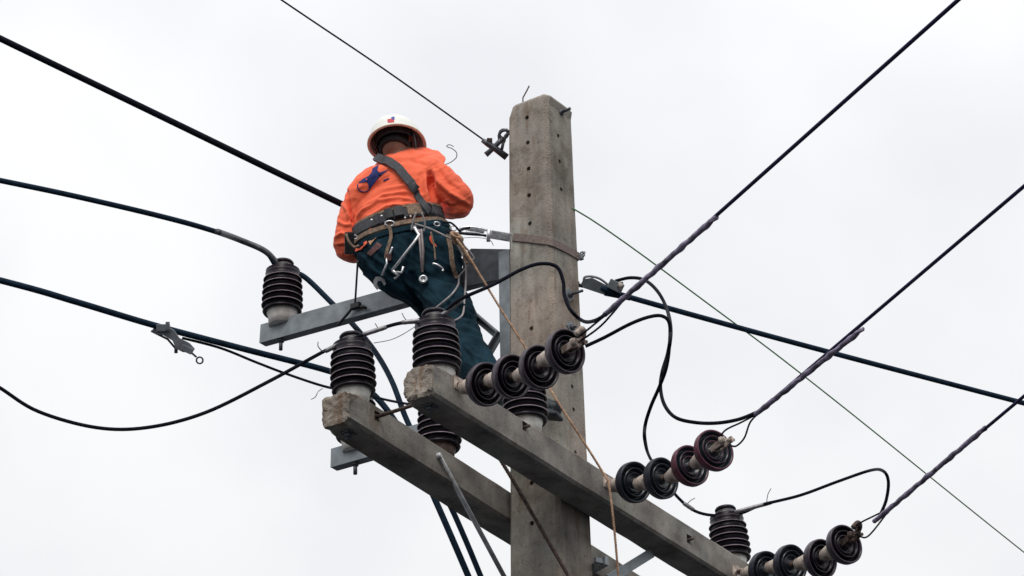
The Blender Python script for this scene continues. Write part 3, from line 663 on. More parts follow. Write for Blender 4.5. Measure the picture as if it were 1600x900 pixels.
# thin loose wire ends
def bit(pts, label, r=.0022, mt='wirebit', name='wire_end', cat='wire end'):
    m_ = MB(); m_.tube(smooth_path([P(*p) for p in pts], 5), r, 6); tag(m_.build(name, M[mt], origin=P(*pts[0])), label, cat)
bit([(497, 534, dB-.1), (497, 541, dB-.1), (503, 548, dB-.05), (508, 549, dB)], 'short loose wire end on the sagging jumper left of the left crossarm insulator')
bit([(586, 505, dB), (589, 510, dB), (592, 515, dB)], 'tiny tie wire end sticking up from the jumper just right of the left crossarm insulator', .002)
bit([(628, 489, dB), (631, 495, dB), (636, 502, dB)], 'tiny tie wire end sticking up beside the insulator on the front crossarm', .002)
bit([(584, 536, dB), (610, 531, dB), (630, 522, dB), (652, 508, dC)], 'thin stray wire drooping between the two crossarm insulators', .0018)
bit([(486, 624, dB-.1), (493, 620, dB-.1), (497, 612, dB-.1), (504, 607, dB)], 'crooked thin wire end left of the chipped back crossarm', .0018)
bit([(1073, 789, dG), (1078, 783, dG), (1086, 778, dG)], 'tie wire end on the jumper just left of the lower right insulator', .002)
bit([(1198, 784, dG-.05), (1200, 772, dG-.05), (1205, 763, dG-.05)], 'tie wire end standing up on the jumper right of the lower right insulator', .002)
bit([(696, 257, 14.3), (705, 253, 14.3), (713, 246, 14.3), (713, 238, 14.3), (706, 232, 14.3), (698, 229, 14.3), (702, 226, 14.3), (709, 229, 14.3)], 'curly thin wire sticking up over the right shoulder of the worker', .0022)
bit([(583, 619, 13.75), (600, 624, 13.7), (630, 630, 13.6), (655, 634, 13.5)], 'black twisted wire running between the two crossarm ends', .006, 'black', 'tie_wire', 'wire')
for pts_, r in (([(1072, 788, dG), (1082, 796, dG)], .010), ([(1192, 789, dG-.05), (1204, 786, dG-.05)], .0105), ([(1140, 803, dG), (1168, 797, dG-.02)], .013)):
    pass

# ------------------------------------------------------------------ ropes
kn = (714, 372, 13.95)
cable('rope', [P(714, 374, 13.95), P(726, 390, 13.9), P(740, 413, 13.85), P(785, 487, 13.75), P(832, 560, 13.6), P(872, 628, 13.3), P(915, 695, 13.2), P(942, 738, 13.15), P(949, 749, 13.1), P(952, 760, 13.08), P(957, 800, 13.0), P(962, 850, 12.95), P(967, 910, 12.9)],
      .0052, M['rope'], 'long tan rope running from the belt across the pole and down over the front crossarm', 'rope', sm=5, tw=(3, .035))
cable('rope', [P(774, 706, 13.3), P(800, 748, 13.25), P(840, 817, 13.15), P(893, 908, 13.05)], .0085, M['rust'], 'brown dirty rope slanting down the front of the pole under the front crossarm', 'rope', sm=5, tw=(3, .04))

# ================================================================== THE WORKER
def ring_loft(mb_, rings, seg=20):
    """rings: (centre, side vector(with length), depth vector(with length)[, squareness])"""
    vs = []; n = len(rings)
    for c, s_, d_ in rings:
        for k_ in range(seg):
            a = 2*math.pi*k_/seg; ca, sa = math.cos(a), math.sin(a)
            pw = .82; vs.append(c+s_*(abs(ca)**pw*(1 if ca > 0 else -1))+d_*(abs(sa)**pw*(1 if sa > 0 else -1)))
    fs = [(i*seg+k_, i*seg+(k_+1) % seg, (i+1)*seg+(k_+1) % seg, (i+1)*seg+k_) for i in range(n-1) for k_ in range(seg)]
    fs.append(tuple(range(seg-1, -1, -1))); fs.append(tuple((n-1)*seg+k_ for k_ in range(seg)))
    mb_.add(vs, fs)
def limb(mb_, pts, seg=16, sm=5):
    """pts: (x,y,depth,radius px, squash) -> smooth tapering limb"""
    c = smooth_path([P(p[0], p[1], p[2]) for p in pts], sm)
    rr = smooth_path([Vector((p[3]/(FPX/p[2]), 0, 0)) for p in pts], sm)
    mb_.tube(c, [r.x for r in rr], seg)
    for idx in (0, -1):
        bm = bmesh.new(); bmesh.ops.create_icosphere(bm, subdivisions=2, radius=rr[idx].x*.99); bm.verts.index_update()
        mb_.add([c[idx]+v.co for v in bm.verts], [[v.index for v in f.verts] for f in bm.faces]); bm.free()
def organic(mb_, name, mats, parent, voxel=.008, smooth=6, fn=None, mode=None):
    """union of closed volumes -> one continuous skin, then real folds pushed into it"""
    o = mb_.build(name, mats, parent)
    md = o.modifiers.new('r', 'REMESH'); md.mode = 'VOXEL'; md.voxel_size = voxel
    ms = o.modifiers.new('s', 'SMOOTH'); ms.factor = .6; ms.iterations = smooth
    dg = bpy.context.evaluated_depsgraph_get(); dg.update()
    new = bpy.data.meshes.new_from_object(o.evaluated_get(dg)); o.modifiers.clear(); o.data = new
    base = Vector(o['_b'])
    if fn:
        nr = [v.normal.copy() for v in new.vertices]
        co = [v.co.copy() for v in new.vertices]
        for v, n_, c_ in zip(new.vertices, nr, co): v.co = c_+n_*fn(c_+base, n_)
    for p in new.polygons: p.use_smooth = True
    new.update(); return o
def segd(px, py, pl):
    best = 1e9; bt = 0; L_ = len(pl)-1
    for i in range(L_):
        ax_, ay_ = pl[i]; bx_, by_ = pl[i+1]; dx, dy = bx_-ax_, by_-ay_
        t_ = max(0, min(1, ((px-ax_)*dx+(py-ay_)*dy)/(dx*dx+dy*dy+1e-9)))
        ex, ey = px-ax_-t_*dx, py-ay_-t_*dy; d_ = math.hypot(ex, ey)
        if d_ < best: best = d_; bt = (i+t_)/L_
    return best, bt
def folder(folds, nz_amp=.003, nz_s=14, st=None, wr=None):
    def fn(p, n_):
        x, y, _ = proj(p); r = 0; facing = max(0, min(1, -n_.dot(F)*2+.6))
        for pl, amp, wd in folds:
            if not (min(q[0] for q in pl)-3*wd < x < max(q[0] for q in pl)+3*wd and min(q[1] for q in pl)-3*wd < y < max(q[1] for q in pl)+3*wd): continue
            d_, t_ = segd(x, y, pl); tap = math.sin(math.pi*max(.04, min(.96, t_)))**.6
            g_ = (d_/wd)**2; r += amp*tap*(1-.9*g_)*math.exp(-g_*.9)*facing
        q = Vector(p)*nz_s
        if st: q = Vector((q.x*st[0], q.y*st[1], q.z*st[2]))
        if wr:      # sharp crease pattern running along one direction of the cloth
            sl_, w_, am = wr; nn_ = math.hypot(1, sl_); c_ = (sl_*x+y)/nn_; a_ = (x-sl_*y)/nn_
            wv = noise.noise(Vector((c_/w_, a_/(w_*4.5), p.y*9))); wv2 = noise.noise(Vector((c_/(w_*.5)+9, a_/(w_*3), p.y*14)))
            r += am*(.5-abs(wv)*2.6) + am*.35*(.5-abs(wv2)*2.4)
        r += noise.noise(q)*nz_amp + noise.noise(q*2.6)*nz_amp*.4
        return r
    return fn
man = thing('person', P(800, 645, 13.5), 'worker in orange shirt, teal trousers and white helmet, strapped to the pole', 'person')
SH, EL = 14.42, 14.36
# --- body (skin): head, neck, torso core, arms with hands, legs
body = MB()
limb(body, [(622, 395, 14.28, 34, 1), (622, 350, 14.33, 34, 1), (628, 300, 14.42, 34, 1), (634, 272, 14.49, 28, 1), (625, 250, 14.56, 19, 1), (618, 235, 14.60, 18, 1)])
hc = P(617, 224, 14.62)
bm = bmesh.new(); bmesh.ops.create_uvsphere(bm, u_segments=24, v_segments=16, radius=1)
hz = (Z_*.93-R*.10+F*.30).normalized(); hy = (F*.93+R*.28).normalized(); hy = (hy-hz*hy.dot(hz)).normalized(); hx = hy.cross(hz)
vs = []
for v in bm.verts:
    x, y, z = v.co; kx = .076*(1-.12*max(0, -z)); ky = .096*(1-.1*max(0, -z)); kz = .115
    vs.append(hc+hx*x*kx+hy*y*ky+hz*z*kz)
bm.verts.index_update(); body.add(vs, [[v.index for v in f.verts] for f in bm.faces]); bm.free()
# face (turned away): nose, jaw, brow, lips, ears
body.tube([hc+hy*.088+hz*.015, hc+hy*.112-hz*.018, hc+hy*.092-hz*.028], [.008, .013, .008], 8)
body.tube([hc+hy*.03-hz*.09, hc+hy*.085-hz*.095], [.045, .024], 12)
body.tube([hc+hy*.088-hz*.048-hx*.02, hc+hy*.094-hz*.049, hc+hy*.088-hz*.048+hx*.02], .007, 8)
body.tube([hc+hy*.086+hz*.022-hx*.04, hc+hy*.095+hz*.024, hc+hy*.086+hz*.022+hx*.04], .009, 8)
for sg in (-1, 1):
    body.tube([hc+hx*.074*sg-hz*.03, hc+hx*.084*sg-hy*.006-hz*.0, hc+hx*.078*sg+hz*.022], [.009, .015, .010], 8)
limb(body, [(590, 288, SH, 17, 1), (556, 330, 14.40, 15, 1), (541, 383, EL, 14, 1), (560, 392, 14.52, 12, 1), (590, 385, 14.68, 9, 1)])
limb(body, [(672, 276, SH+.02, 15, 1), (698, 292, 14.40, 13, 1), (718, 312, 14.36, 12, 1), (712, 324, 14.50, 10, 1), (690, 322, 14.76, 9, 1)])
def hand(w0, dirv, palm_n, side):
    """palm and five separate curled fingers"""
    d_ = dirv.normalized(); n_ = (palm_n-d_*palm_n.dot(d_)).normalized(); s_ = d_.cross(n_)*side
    body.tube([w0-d_*.02, w0+d_*.02, w0+d_*.06, w0+d_*.09], [.024, .032, .036, .030], 12, flat=.5, up=n_)
    for i, (o_, ln) in enumerate(((-.030, .062), (-.010, .074), (.011, .070), (.031, .054))):
        b_ = w0+d_*.085+s_*o_; k1 = b_+d_*ln*.5-n_*.006; k2 = k1+d_*ln*.22-n_*ln*.32; k3 = k2-n_*ln*.30-d_*ln*.08
        body.tube([b_-d_*.02, k1, k2, k3], [.0095, .009, .0085, .007], 8)
    b_ = w0+d_*.03-s_*.030; body.tube([b_, b_-s_*.028+d_*.022-n_*.01, b_-s_*.022+d_*.050-n_*.028], [.012, .0105, .0085], 8)
hand(P(592, 384, 14.70), F*.8+R*.5+U*.1, -U, 1)
hand(P(688, 321, 14.78), F*.8-R*.4+U*.05, -U, -1)
limb(body, [(672, 400, 14.24, 30, 1), (700, 470, 14.12, 24, 1), (716, 505, 14.05, 20, 1), (738, 555, 13.78, 17, 1), (782, 606, 13.50, 11, 1)])
limb(body, [(608, 408, 14.26, 30, 1), (655, 452, 14.26, 24, 1), (700, 488, 14.30, 20, 1), (722, 545, 14.05, 17, 1), (745, 602, 13.74, 11, 1)])
organic(body, 'body', M['skin'], man, .0065, 2)
# --- trousers
pn = MB()
ring_loft(pn, [(P(622, 352, 14.33), R*.205+U*.035, F*.12), (P(628, 372, 14.30), R*.222+U*.035, F*.135-U*.01), (P(636, 398, 14.27), R*.232+U*.03, F*.15), (P(642, 424, 14.24), R*.20+U*.0, F*.14)])
limb(pn, [(675, 392, 14.24, 47, 1), (681, 425, 14.19, 43, 1), (686, 455, 14.14, 37, 1), (706, 488, 14.02, 36, 1), (718, 520, 13.92, 32, 1), (734, 556, 13.74, 31, 1), (768, 596, 13.55, 26, 1)])
limb(pn, [(602, 400, 14.27, 46, 1), (624, 424, 14.22, 41, 1), (652, 448, 14.22, 35, 1), (690, 482, 14.28, 34, 1), (708, 520, 14.20, 30, 1), (726, 560, 13.96, 27, 1), (742, 592, 13.78, 23, 1)])
pf = [([(622, 432), (640, 455), (660, 480), (675, 500)], -.012, 4), ([(600, 425), (622, 448), (650, 474)], .010, 6), ([(655, 420), (662, 455), (680, 485)], .010, 6),
      ([(640, 370), (642, 395), (636, 420)], -.012, 5), ([(570, 410), (590, 425), (612, 440)], .008, 4), ([(580, 400), (600, 412), (625, 440)], .007, 4), ([(575, 425), (600, 440)], -.006, 4),
      ([(665, 395), (700, 415), (716, 420)], .006, 5), ([(670, 430), (700, 440), (715, 440)], -.006, 4), ([(700, 470), (725, 478), (738, 486)], .010, 4), ([(705, 482), (728, 492), (745, 500)], -.010, 4),
      ([(712, 500), (735, 503), (748, 512)], .009, 4), ([(718, 515), (735, 518), (748, 526)], -.009, 4), ([(722, 530), (738, 550), (748, 580)], .007, 5), ([(733, 520), (750, 545), (762, 575)], -.007, 5),
      ([(590, 370), (592, 395), (585, 415)], .005, 5), ([(612, 355), (616, 380), (606, 408)], -.005, 5), ([(690, 365), (698, 395), (706, 425)], .008, 6)]
torso_v = None
pants = organic(pn, 'trousers', M['pants'], man, .0055, 3, folder([(a, b*1.4, c*.9) for a, b, c in pf], .005, 12, (1, 1, .5), (-.9, 11, .0065)))
# --- shirt
sh = MB()
def tor(x, y, d, hw_, hd_, tilt): 
    s_ = (R*math.cos(R_(tilt))+U*math.sin(R_(tilt))); return (P(x, y, d), s_*hw_/(FPX/d), (F*.93+U*.3).normalized()*hd_)
ring_loft(sh, [tor(623, 372, 14.30, 70, .115, 11), tor(623, 352, 14.32, 70, .13, 12), tor(621, 325, 14.36, 66, .14, 12), tor(618, 300, 14.40, 64, .145, 12), tor(623, 278, 14.44, 64, .14, 12), tor(636, 260, 14.47, 63, .13, 11), tor(640, 247, 14.50, 50, .115, 7), tor(640, 238, 14.52, 32, .085, 4)], 28)
TORSO = (list(sh.v), [list(f) for f in sh.f])
limb(sh, [(592, 284, SH, 29, 1), (572, 302, 14.41, 29, 1), (556, 330, 14.40, 25, 1), (547, 358, 14.37, 23, 1), (544, 384, 14.36, 23, 1), (556, 392, 14.48, 20, 1), (585, 386, 14.66, 16, 1)])
limb(sh, [(668, 271, SH+.02, 28, 1), (688, 282, 14.41, 26, 1), (706, 298, 14.36, 24, 1), (719, 314, 14.34, 22, 1), (716, 322, 14.42, 20, 1), (704, 324, 14.58, 19, 1), (692, 322, 14.76, 16, 1)])
sf = [([(552, 352), (566, 330), (590, 314), (625, 308), (660, 318)], .008, 3.6), ([(556, 362), (576, 340), (604, 322), (640, 318), (668, 328)], .008, 3.6), ([(560, 338), (575, 318), (600, 305), (636, 300), (662, 306)], .007, 3.6),
      ([(590, 335), (615, 322), (650, 325), (680, 336)], .006, 3.2), ([(600, 296), (630, 290), (655, 296)], .005, 3.5), ([(575, 365), (590, 340), (610, 330)], .007, 3.2),
      ([(543, 300), (546, 325), (552, 350), (556, 368)], -.018, 3.5), ([(549, 372), (553, 385), (556, 398)], -.012, 4), ([(672, 272), (673, 290), (677, 310), (685, 338)], -.040, 6), ([(664, 270), (664, 295), (668, 318)], .010, 4),
      ([(676, 262), (686, 284), (704, 302), (732, 318)], .015, 5), ([(690, 296), (712, 316), (734, 326)], -.012, 5), ([(656, 276), (650, 300), (654, 320)], -.006, 4), ([(683, 262), (700, 285), (722, 300)], -.006, 4),
      ([(612, 245), (640, 236), (672, 244)], .006, 5), ([(600, 256), (640, 250), (676, 262)], -.005, 5), ([(526, 345), (540, 352), (550, 350)], .008, 4), ([(522, 372), (535, 365), (548, 372)], .010, 4), ([(524, 385), (538, 385), (550, 390)], -.010, 3.5),
      ([(533, 315), (543, 330), (545, 345)], .007, 4), ([(558, 295), (575, 280), (590, 272)], .005, 5), ([(684, 330), (705, 332), (730, 330)], .010, 4), ([(680, 318), (700, 322), (720, 322)], -.010, 4)]
shirt = organic(sh, 'shirt', M['shirt'], man, .0048, 4, folder([(a, b*1.35, c*.9) for a, b, c in sf], .003, 15, None, (.45, 13, .0036)))
# --- shirt tail peeking out under the belt + boots
def bvh_of(objs):
    vs = []; fs = []
    for o in objs:
        b = len(vs); base = Vector(o['_b']); vs += [v.co+base for v in o.data.vertices]; fs += [[b+i for i in p.vertices] for p in o.data.polygons]
    return BVHTree.FromPolygons(vs, fs)
BV = bvh_of([shirt, pants])
def drape(x, y, off=.004, bv=None):
    d_ = (P(x, y, 1)-CAM).normalized(); h = (bv or BV).ray_cast(CAM+d_*10, d_)
    if h[0] is None: return None, None
    n_ = h[1] if h[1].dot(d_) < 0 else -h[1]
    return h[0]+n_*off, n_
def drape_ribbon(mb_, pix, wpx, th=.004, off=.003, n=10, bv=None, mi=0):
    path = smooth_path([Vector((x, y, 0)) for x, y in pix], n); pts = []; nn = []
    last = None
    for q in path:
        p, n_ = drape(q.x, q.y, off, bv)
        if p is None or (last is not None and abs(proj(p)[2]-proj(last)[2]) > .12): 
            if last is None: continue
            p = P(q.x, q.y, proj(last)[2]); n_ = -F
        pts.append(p); nn.append((n_*.5-F*.5).normalized()); last = p
    # keep the strap taut
    for _ in range(4): pts = [pts[0]]+[(pts[i-1]+pts[i]*2+pts[i+1])/4 for i in range(1, len(pts)-1)]+[pts[-1]]
    pts = [p+m__*off*.5 for p, m__ in zip(pts, nn)]
    mb_.ribbon(pts, nn, wpx/335, th, mi); return pts, nn
def drape_patch(pix, name, mt, parent, off=.003, bv=None, dens=6):
    """a printed mark or patch: outline triangulated finely and laid on the cloth"""
    bm = bmesh.new(); vs = [bm.verts.new((x, y, 0)) for x, y in pix]; f_ = bm.faces.new(vs)
    bmesh.ops.triangulate(bm, faces=[f_])
    for _ in range(3): bmesh.ops.subdivide_edges(bm, edges=[e for e in bm.edges if e.calc_length() > dens/2], cuts=1)
    bmesh.ops.triangulate(bm, faces=list(bm.faces))
    m_ = MB(); ok = {}
    bm.verts.index_update(); co = []
    for v in bm.verts:
        p, n_ = drape(v.co.x, v.co.y, off, bv); co.append(p if p is not None else P(v.co.x, v.co.y, 14.2))
    m_.add(co, [[v.index for v in f.verts] for f in bm.faces]); bm.free()
    return m_.build(name, mt, parent)
# emblem printed on the back: a blue four armed star shape with a thin circle
star = [(607, 262), (603, 270), (609, 273), (618, 270), (603, 269), (588, 289)]
star = [(608, 261), (601, 272), (612, 274), (606, 277), (596, 277), (588, 280), (582, 280)]
emb = [(592, 257.5), (589.5, 266), (592.5, 270), (608, 265), (598, 272), (590.5, 276), (589, 281), (577, 297), (575.5, 289), (573.5, 284), (559, 287), (567, 280), (576, 275.5), (581, 270), (582, 264)]
drape_patch(emb, 'star_emblem', M['ink'], shirt)
m_ = MB(); pts = []
for i in range(26):
    a = R_(195-190*i/25); p, n_ = drape(568.5+9.5*math.cos(a), 291+9*math.sin(a), .0025)
    if p is not None: pts.append(p)
m_.tube(pts, .0028, 5); m_.build('circle_emblem', M['ink'], shirt)
m_ = MB(); drape_ribbon(m_, [(599, 283), (604, 281), (608, 279)], 2.2, .002, .002, 4); m_.build('emblem_dash', M['ink'], shirt)
# shirt tail below the belt
# --- boots
for k_, (heel, ank, toe, dd2) in enumerate((((795, 636), (786, 612), (877, 640), 13.34), ((765, 628), (748, 602), (815, 640), 13.62))):
    m_ = MB(); dd1 = 13.46 if k_ == 0 else 13.72
    limb(m_, [(ank[0], ank[1]-8, dd1, 20, 1), (ank[0]+4, ank[1]+12, dd1, 20, 1), (heel[0]+10, heel[1]-8, dd1-.02, 17, 1)])
    a_ = P(heel[0]+6, heel[1]-5, dd1-.02); b_ = P(toe[0]-10, toe[1]-2, dd2); mid = a_.lerp(b_, .55)+U*.006
    m_.tube([a_, a_.lerp(b_, .3)+U*.008, mid, a_.lerp(b_, .85), b_], [.046, .050, .048, .046, .034], 16, flat=.85)
    bm = bmesh.new(); bmesh.ops.create_icosphere(bm, subdivisions=2, radius=.036); bm.verts.index_update(); m_.add([b_+v.co for v in bm.verts], [[v.index for v in f.verts] for f in bm.faces]); bm.free()
    t = (b_-a_).normalized(); _, sa, sb = frame_of(t)
    m_.box((a_+b_)/2-sb*.036, t, sa, sb, (b_-a_).length/2+.035, .044, .010, .004)
    organic(m_, 'boot', M['pants2'], man, .006, 3)
# --- helmet with open inside
hel = MB(); hcx = P(619.5, 224.5, 14.60)
hn = (Z_*.95-R*.135+F*.22).normalized(); hf = (F*.9+R*.3); hf = (hf-hn*hf.dot(hn)).normalized(); hs = hf.cross(hn)
seg = 48; prof = [(1.0, -.004), (.985, .01), (.955, .028), (.92, .052), (.84, .078), (.72, .099), (.55, .115), (.35, .125), (.15, .1295), (.0001, .130)]
def hring(kr, z, inner=0):
    out = []
    for i in range(seg):
        a = 2*math.pi*i/seg; ca, sa = math.cos(a), math.sin(a); rx, ry = .128-inner, .150-inner
        br = (.022*max(0, sa)**2) if z < .012 else 0     # peak over the face
        ridge = .004*math.exp(-(ca/.14)**2)*(1 if z > .05 else 0)
        out.append(hcx+hs*ca*(rx*kr)+hf*sa*(ry*kr+br)+hn*(z-inner*.5*(z > .02)+ridge-.004*max(0, -sa)))
    return out
vs = []; rows = 0
for kr, z in prof: vs += hring(kr, z); rows += 1
for kr, z in reversed(prof[:-1]): vs += hring(kr, z, .005); rows += 1
fs = [(i*seg+k_, i*seg+(k_+1) % seg, (i+1)*seg+(k_+1) % seg, (i+1)*seg+k_) for i in range(rows-1) for k_ in range(seg)]
fs += [((rows-1)*seg+k_, (rows-1)*seg+(k_+1) % seg, (k_+1) % seg, k_) for k_ in range(seg)]
hel.add(vs, fs); helmet = hel.build('helmet', M['helmet'], man)
m_ = MB(); rr = [hcx+hs*math.cos(a)*.1315+hf*math.sin(a)*.1535+hf*.022*max(0, math.sin(a))**2-hn*(.001+.004*max(0, -math.sin(a))) for a in [2*math.pi*i/48 for i in range(49)]]
m_.tube(rr, .0052, 8); m_.build('rim', mat('cream_edge', (.85, .74, .60), .5, 0, .1, 20, .05, 60), helmet)
m_ = MB()   # suspension band inside
vs = []
for z, k_ in ((-.018, .095), (.028, .100)):
    for i in range(40):
        a = 2*math.pi*i/40; vs.append(hcx+hs*math.cos(a)*k_+hf*math.sin(a)*k_*1.16+hn*z)
m_.add(vs, [(i, (i+1) % 40, 40+(i+1) % 40, 40+i) for i in range(40)]); m_.build('suspension_band', mat('blue_grey_plastic', (.02, .03, .042), .4, 0, .2, 20, .05, 60), helmet)
for sg in (-1, 1):
    m_ = MB(); m_.ribbon(smooth_path([hcx+hs*.105*sg-hf*.02+hn*.01, hcx+hs*.098*sg-hf*.0-hn*.05, hcx+hs*.06*sg+hf*.06-hn*.11], 5), [hs*sg]*11, .014, .002); m_.build('chin_strap', M['grey'], helmet)
m_ = MB()
for (x, y, z, w_, h_) in (): pass
HB = bvh_of([helmet])
drape_patch([(605.2, 186.6), (612.6, 185.4), (615.6, 185.2), (616, 191.2), (610, 192), (605.6, 191.6)], 'red_mark', M['red'], helmet, .0012, HB, 4)
drape_patch([(611, 183.4), (616.2, 182.4), (616.4, 187), (613, 187.4)], 'blue_mark', M['bluesticker'], helmet, .002, HB, 4)
# hair: cap over the back of the head
m_ = MB(); bm = bmesh.new(); bmesh.ops.create_uvsphere(bm, u_segments=28, v_segments=18, radius=1); bm.verts.index_update(); vs = []
for v in bm.verts:
    x, y, z = v.co; zz = max(z, -.52+.7*max(0, y)); vs.append(hc+hx*x*.081+hy*(y*.100-.004)+hz*(zz*.118+.002))
m_.add(vs, [[v.index for v in f.verts] for f in bm.faces]); bm.free(); m_.build('hair', M['hair'], man)

# --- belts: bands that follow the body all the way round
BV = bvh_of([shirt, pants])
BVB = BVHTree.FromPolygons(TORSO[0]+[v.co+Vector(pants['_b']) for v in pants.data.vertices], TORSO[1]+[[len(TORSO[0])+i for i in p.vertices] for p in pants.data.polygons])
bc = P(623, 364, 14.31); bu_ = (Z_*.975-R*.205).normalized()
bs = (R-bu_*R.dot(bu_)).normalized(); bd = bu_.cross(bs)
def belt_band(name, h0, hgt, th, off, mt, parent, a0=0, a1=360, n=90, tilt=0, bulge=0):
    m_ = MB(); rows = []
    cnt = int(n*(a1-a0)/360)+1
    pl = []
    for i in range(cnt):
        a = R_(a0+(a1-a0)*i/(cnt-1)); dr = bs*math.cos(a)+bd*math.sin(a)
        row = []
        for j in (0, .5, 1):
            o_ = bc+bu_*(h0+hgt*(j-.5)+tilt*math.cos(a)); h = BVB.ray_cast(o_+dr*.5, -dr)
            row.append((h[0]-o_).dot(dr) if h[0] is not None and (h[0]-o_).dot(dr) < .34 else .2)
        rows.append((dr, a, max(row)))
    rad = [r[2] for r in rows]
    closed = a1-a0 >= 359
    for _ in range(10):
        rad = [(rad[max(i-1, 0) if not closed else i-1]+rad[i]*2+rad[(i+1) % cnt if closed else min(i+1, cnt-1)])/4 for i in range(cnt)]
    vs = []
    for (dr, a, _), r in zip(rows, rad):
        for j, e in ((0, 0), (.12, 1), (.88, 1), (1, 0)):
            vs.append(bc+bu_*(h0+hgt*(j-.5)+tilt*math.cos(a))+dr*(r+off+th*e))
    fs = [(i*4+k_, i*4+(k_+1) % 4, (i+1)*4+(k_+1) % 4, (i+1)*4+k_) for i in range(cnt-1) for k_ in range(4)]
    if not closed: fs += [(3, 2, 1, 0), tuple((cnt-1)*4+k_ for k_ in range(4))]
    m_.add(vs, fs, 0, False); return m_.build(name, mt, parent)
belt = belt_band('tool_belt', .036, .062, .007, .004, M['grey'], man)
belt_band('tan_edge', .066, .016, .006, .007, M['tan'], belt)
for a0, a1 in ((248, 263), (266, 284)): belt_band('pad', .042, .066, .020, .011, M['blk'], belt, a0, a1)
belt_band('tan_panel', .036, .050, .004, .012, M['tan'], belt, 292, 322)
belt_band('loop', .034, .066, .012, .012, M['blk'], belt, 322, 328); belt_band('loop', .034, .066, .012, .012, M['grey'], belt, 226, 234)
belt2 = belt_band('lower_strap', -.018, .028, .006, .010, M['tan'], man, tilt=.0)
belt_band('waistband', -.052, .03, .004, .004, M['pants'], man)
for (x, y) in ((583, 346), (598, 340), (641, 340), (633, 342)):
    BV2 = bvh_of([shirt, pants, belt]); p, n_ = drape(x, y, .018, BV2)
    if p: m_ = MB(); m_.lathe([(0, .004), (.005, .003), (.006, 0)], p, n_, 10); m_.build('rivet', M['bright'], belt)
def dp_(x, y):
    p, n_ = drape(x, y, .024); return p if p is not None else P(x, y, 14.12)
# pouch on the left hip, D ring
pc, _ = drape(547, 380, .01)
m_ = MB(); pc = P(546, 380, 14.16); m_.box(pc, R, U, F, .022, .052, .022, .008); m_.build('hip_pouch', M['blk'], belt)
m_ = MB(); m_.tube(smooth_path([P(541, 366, 14.12), P(545, 377, 14.10), P(553, 386, 14.10), P(560, 384, 14.08)], 5), .006, 6); m_.build('hip_strap', M['tan'], belt)
BV = bvh_of([shirt, pants, belt, belt2])
for (x, y, r_) in ((702, 361, .016), (560, 372, .013), (684, 356, .014)):
    m_ = MB(); m_.ring(dp_(x, y), (-F+R*.4).normalized(), r_, .0035, 16, 6, squash=.7); m_.build('metal_ring', M['bright'], belt)
# diagonal shoulder strap with pad
m_ = MB(); sbv = bvh_of([shirt, belt])
q, nq = drape_ribbon(m_, [(586, 251), (600, 254), (618, 263), (634, 280), (648, 298), (660, 318), (674, 336), (688, 350), (700, 366)], 10.5, .006, .006, 8, sbv)
ss = m_.build('shoulder_strap', M['grey'], man)
m_ = MB(); drape_ribbon(m_, [(588, 251), (602, 254), (620, 264), (636, 281), (648, 297)], 14.5, .013, .012, 8, sbv); m_.build('pad', M['grey'], ss)
m_ = MB(); drape_ribbon(m_, [(585, 252), (576, 262), (572, 270)][:2], 10, .004, .004, 4, sbv)
# leg strap, patch, orange tail
m_ = MB(); drape_ribbon(m_, [(700, 368), (703, 392), (706, 415), (713, 436)], 8, .004, .004, 8); m_.build('leg_strap', M['tan'], man)
drape_patch([(574, 396), (590, 379), (598, 383), (580, 400)], 'pocket_patch', M['patch'], pants, .004)
drape_patch([(557, 390), (562, 383), (574, 376), (575, 381), (566, 390), (557, 394)], 'shirt_tail', M['shirt'], shirt, .007)
drape_patch([(576, 379), (585, 367), (600, 362), (601, 366), (590, 371), (579, 384)], 'tan_lining', mat('peach_cloth', (.42, .24, .16), .9, 0, .1, 40, .2, 200), shirt, .007)
drape_patch([(673, 369), (677, 374), (682, 387), (676, 383), (672, 375)], 'orange_tag', M['shirt'], shirt, .008)

# ------------------------------------------------------------------ tools hanging from the belt
def dp(x, y, off=.014):
    p, n_ = drape(x, y, off); return p if p is not None else P(x, y, 14.1)
# D ring + strap + open spanner
k = thing('spanner', dp(608, 350), 'beige open ended spanner hanging on a tan strap at the left of the belt tools', 'spanner')
m_ = MB(); m_.ring(dp(609, 347, .026), -F, .0215, .0042, 22, 6, squash=.55); m_.build('ring', M['bright'], k)
m_ = MB(); pts = [dp(609, 354), dp(610, 372), dp(606, 392), dp(603, 404)]; m_.ribbon(smooth_path(pts, 4), [-F]*13, .016, .004); m_.build('strap', M['tan'], k)
m_ = MB(); pts = [dp(604, 402), dp(603, 415), dp(599, 432)]; m_.tube(pts, [.010, .009, .011], 8, flat=.6)
c0 = dp(595, 440, .016); ax = (R*.85+U*.5).normalized(); ay = F.cross(ax).normalized()
if ay.dot(U) < 0: ay = -ay
m_.prism([(-.026, -.030), (-.030, -.004), (-.018, .016), (0, .026), (.018, .016), (.028, -.004), (.024, -.028), (.012, -.030), (.013, -.006), (0, .004), (-.013, -.006), (-.014, -.030)], c0, ax, ay, F, .010); m_.build('spanner_jaw', M['bright'], k)
m_ = MB(); m_.box(dp(606, 403, .018), R, U, F, .014, .016, .008, .003); m_.build('strap_keeper', M['patch'], k)
m_ = MB(); pts = smooth_path([dp(609, 398), dp(613, 396), dp(616, 388)], 4); m_.tube(pts, .0055, 8); m_.build('carabiner', M['bright'], k)
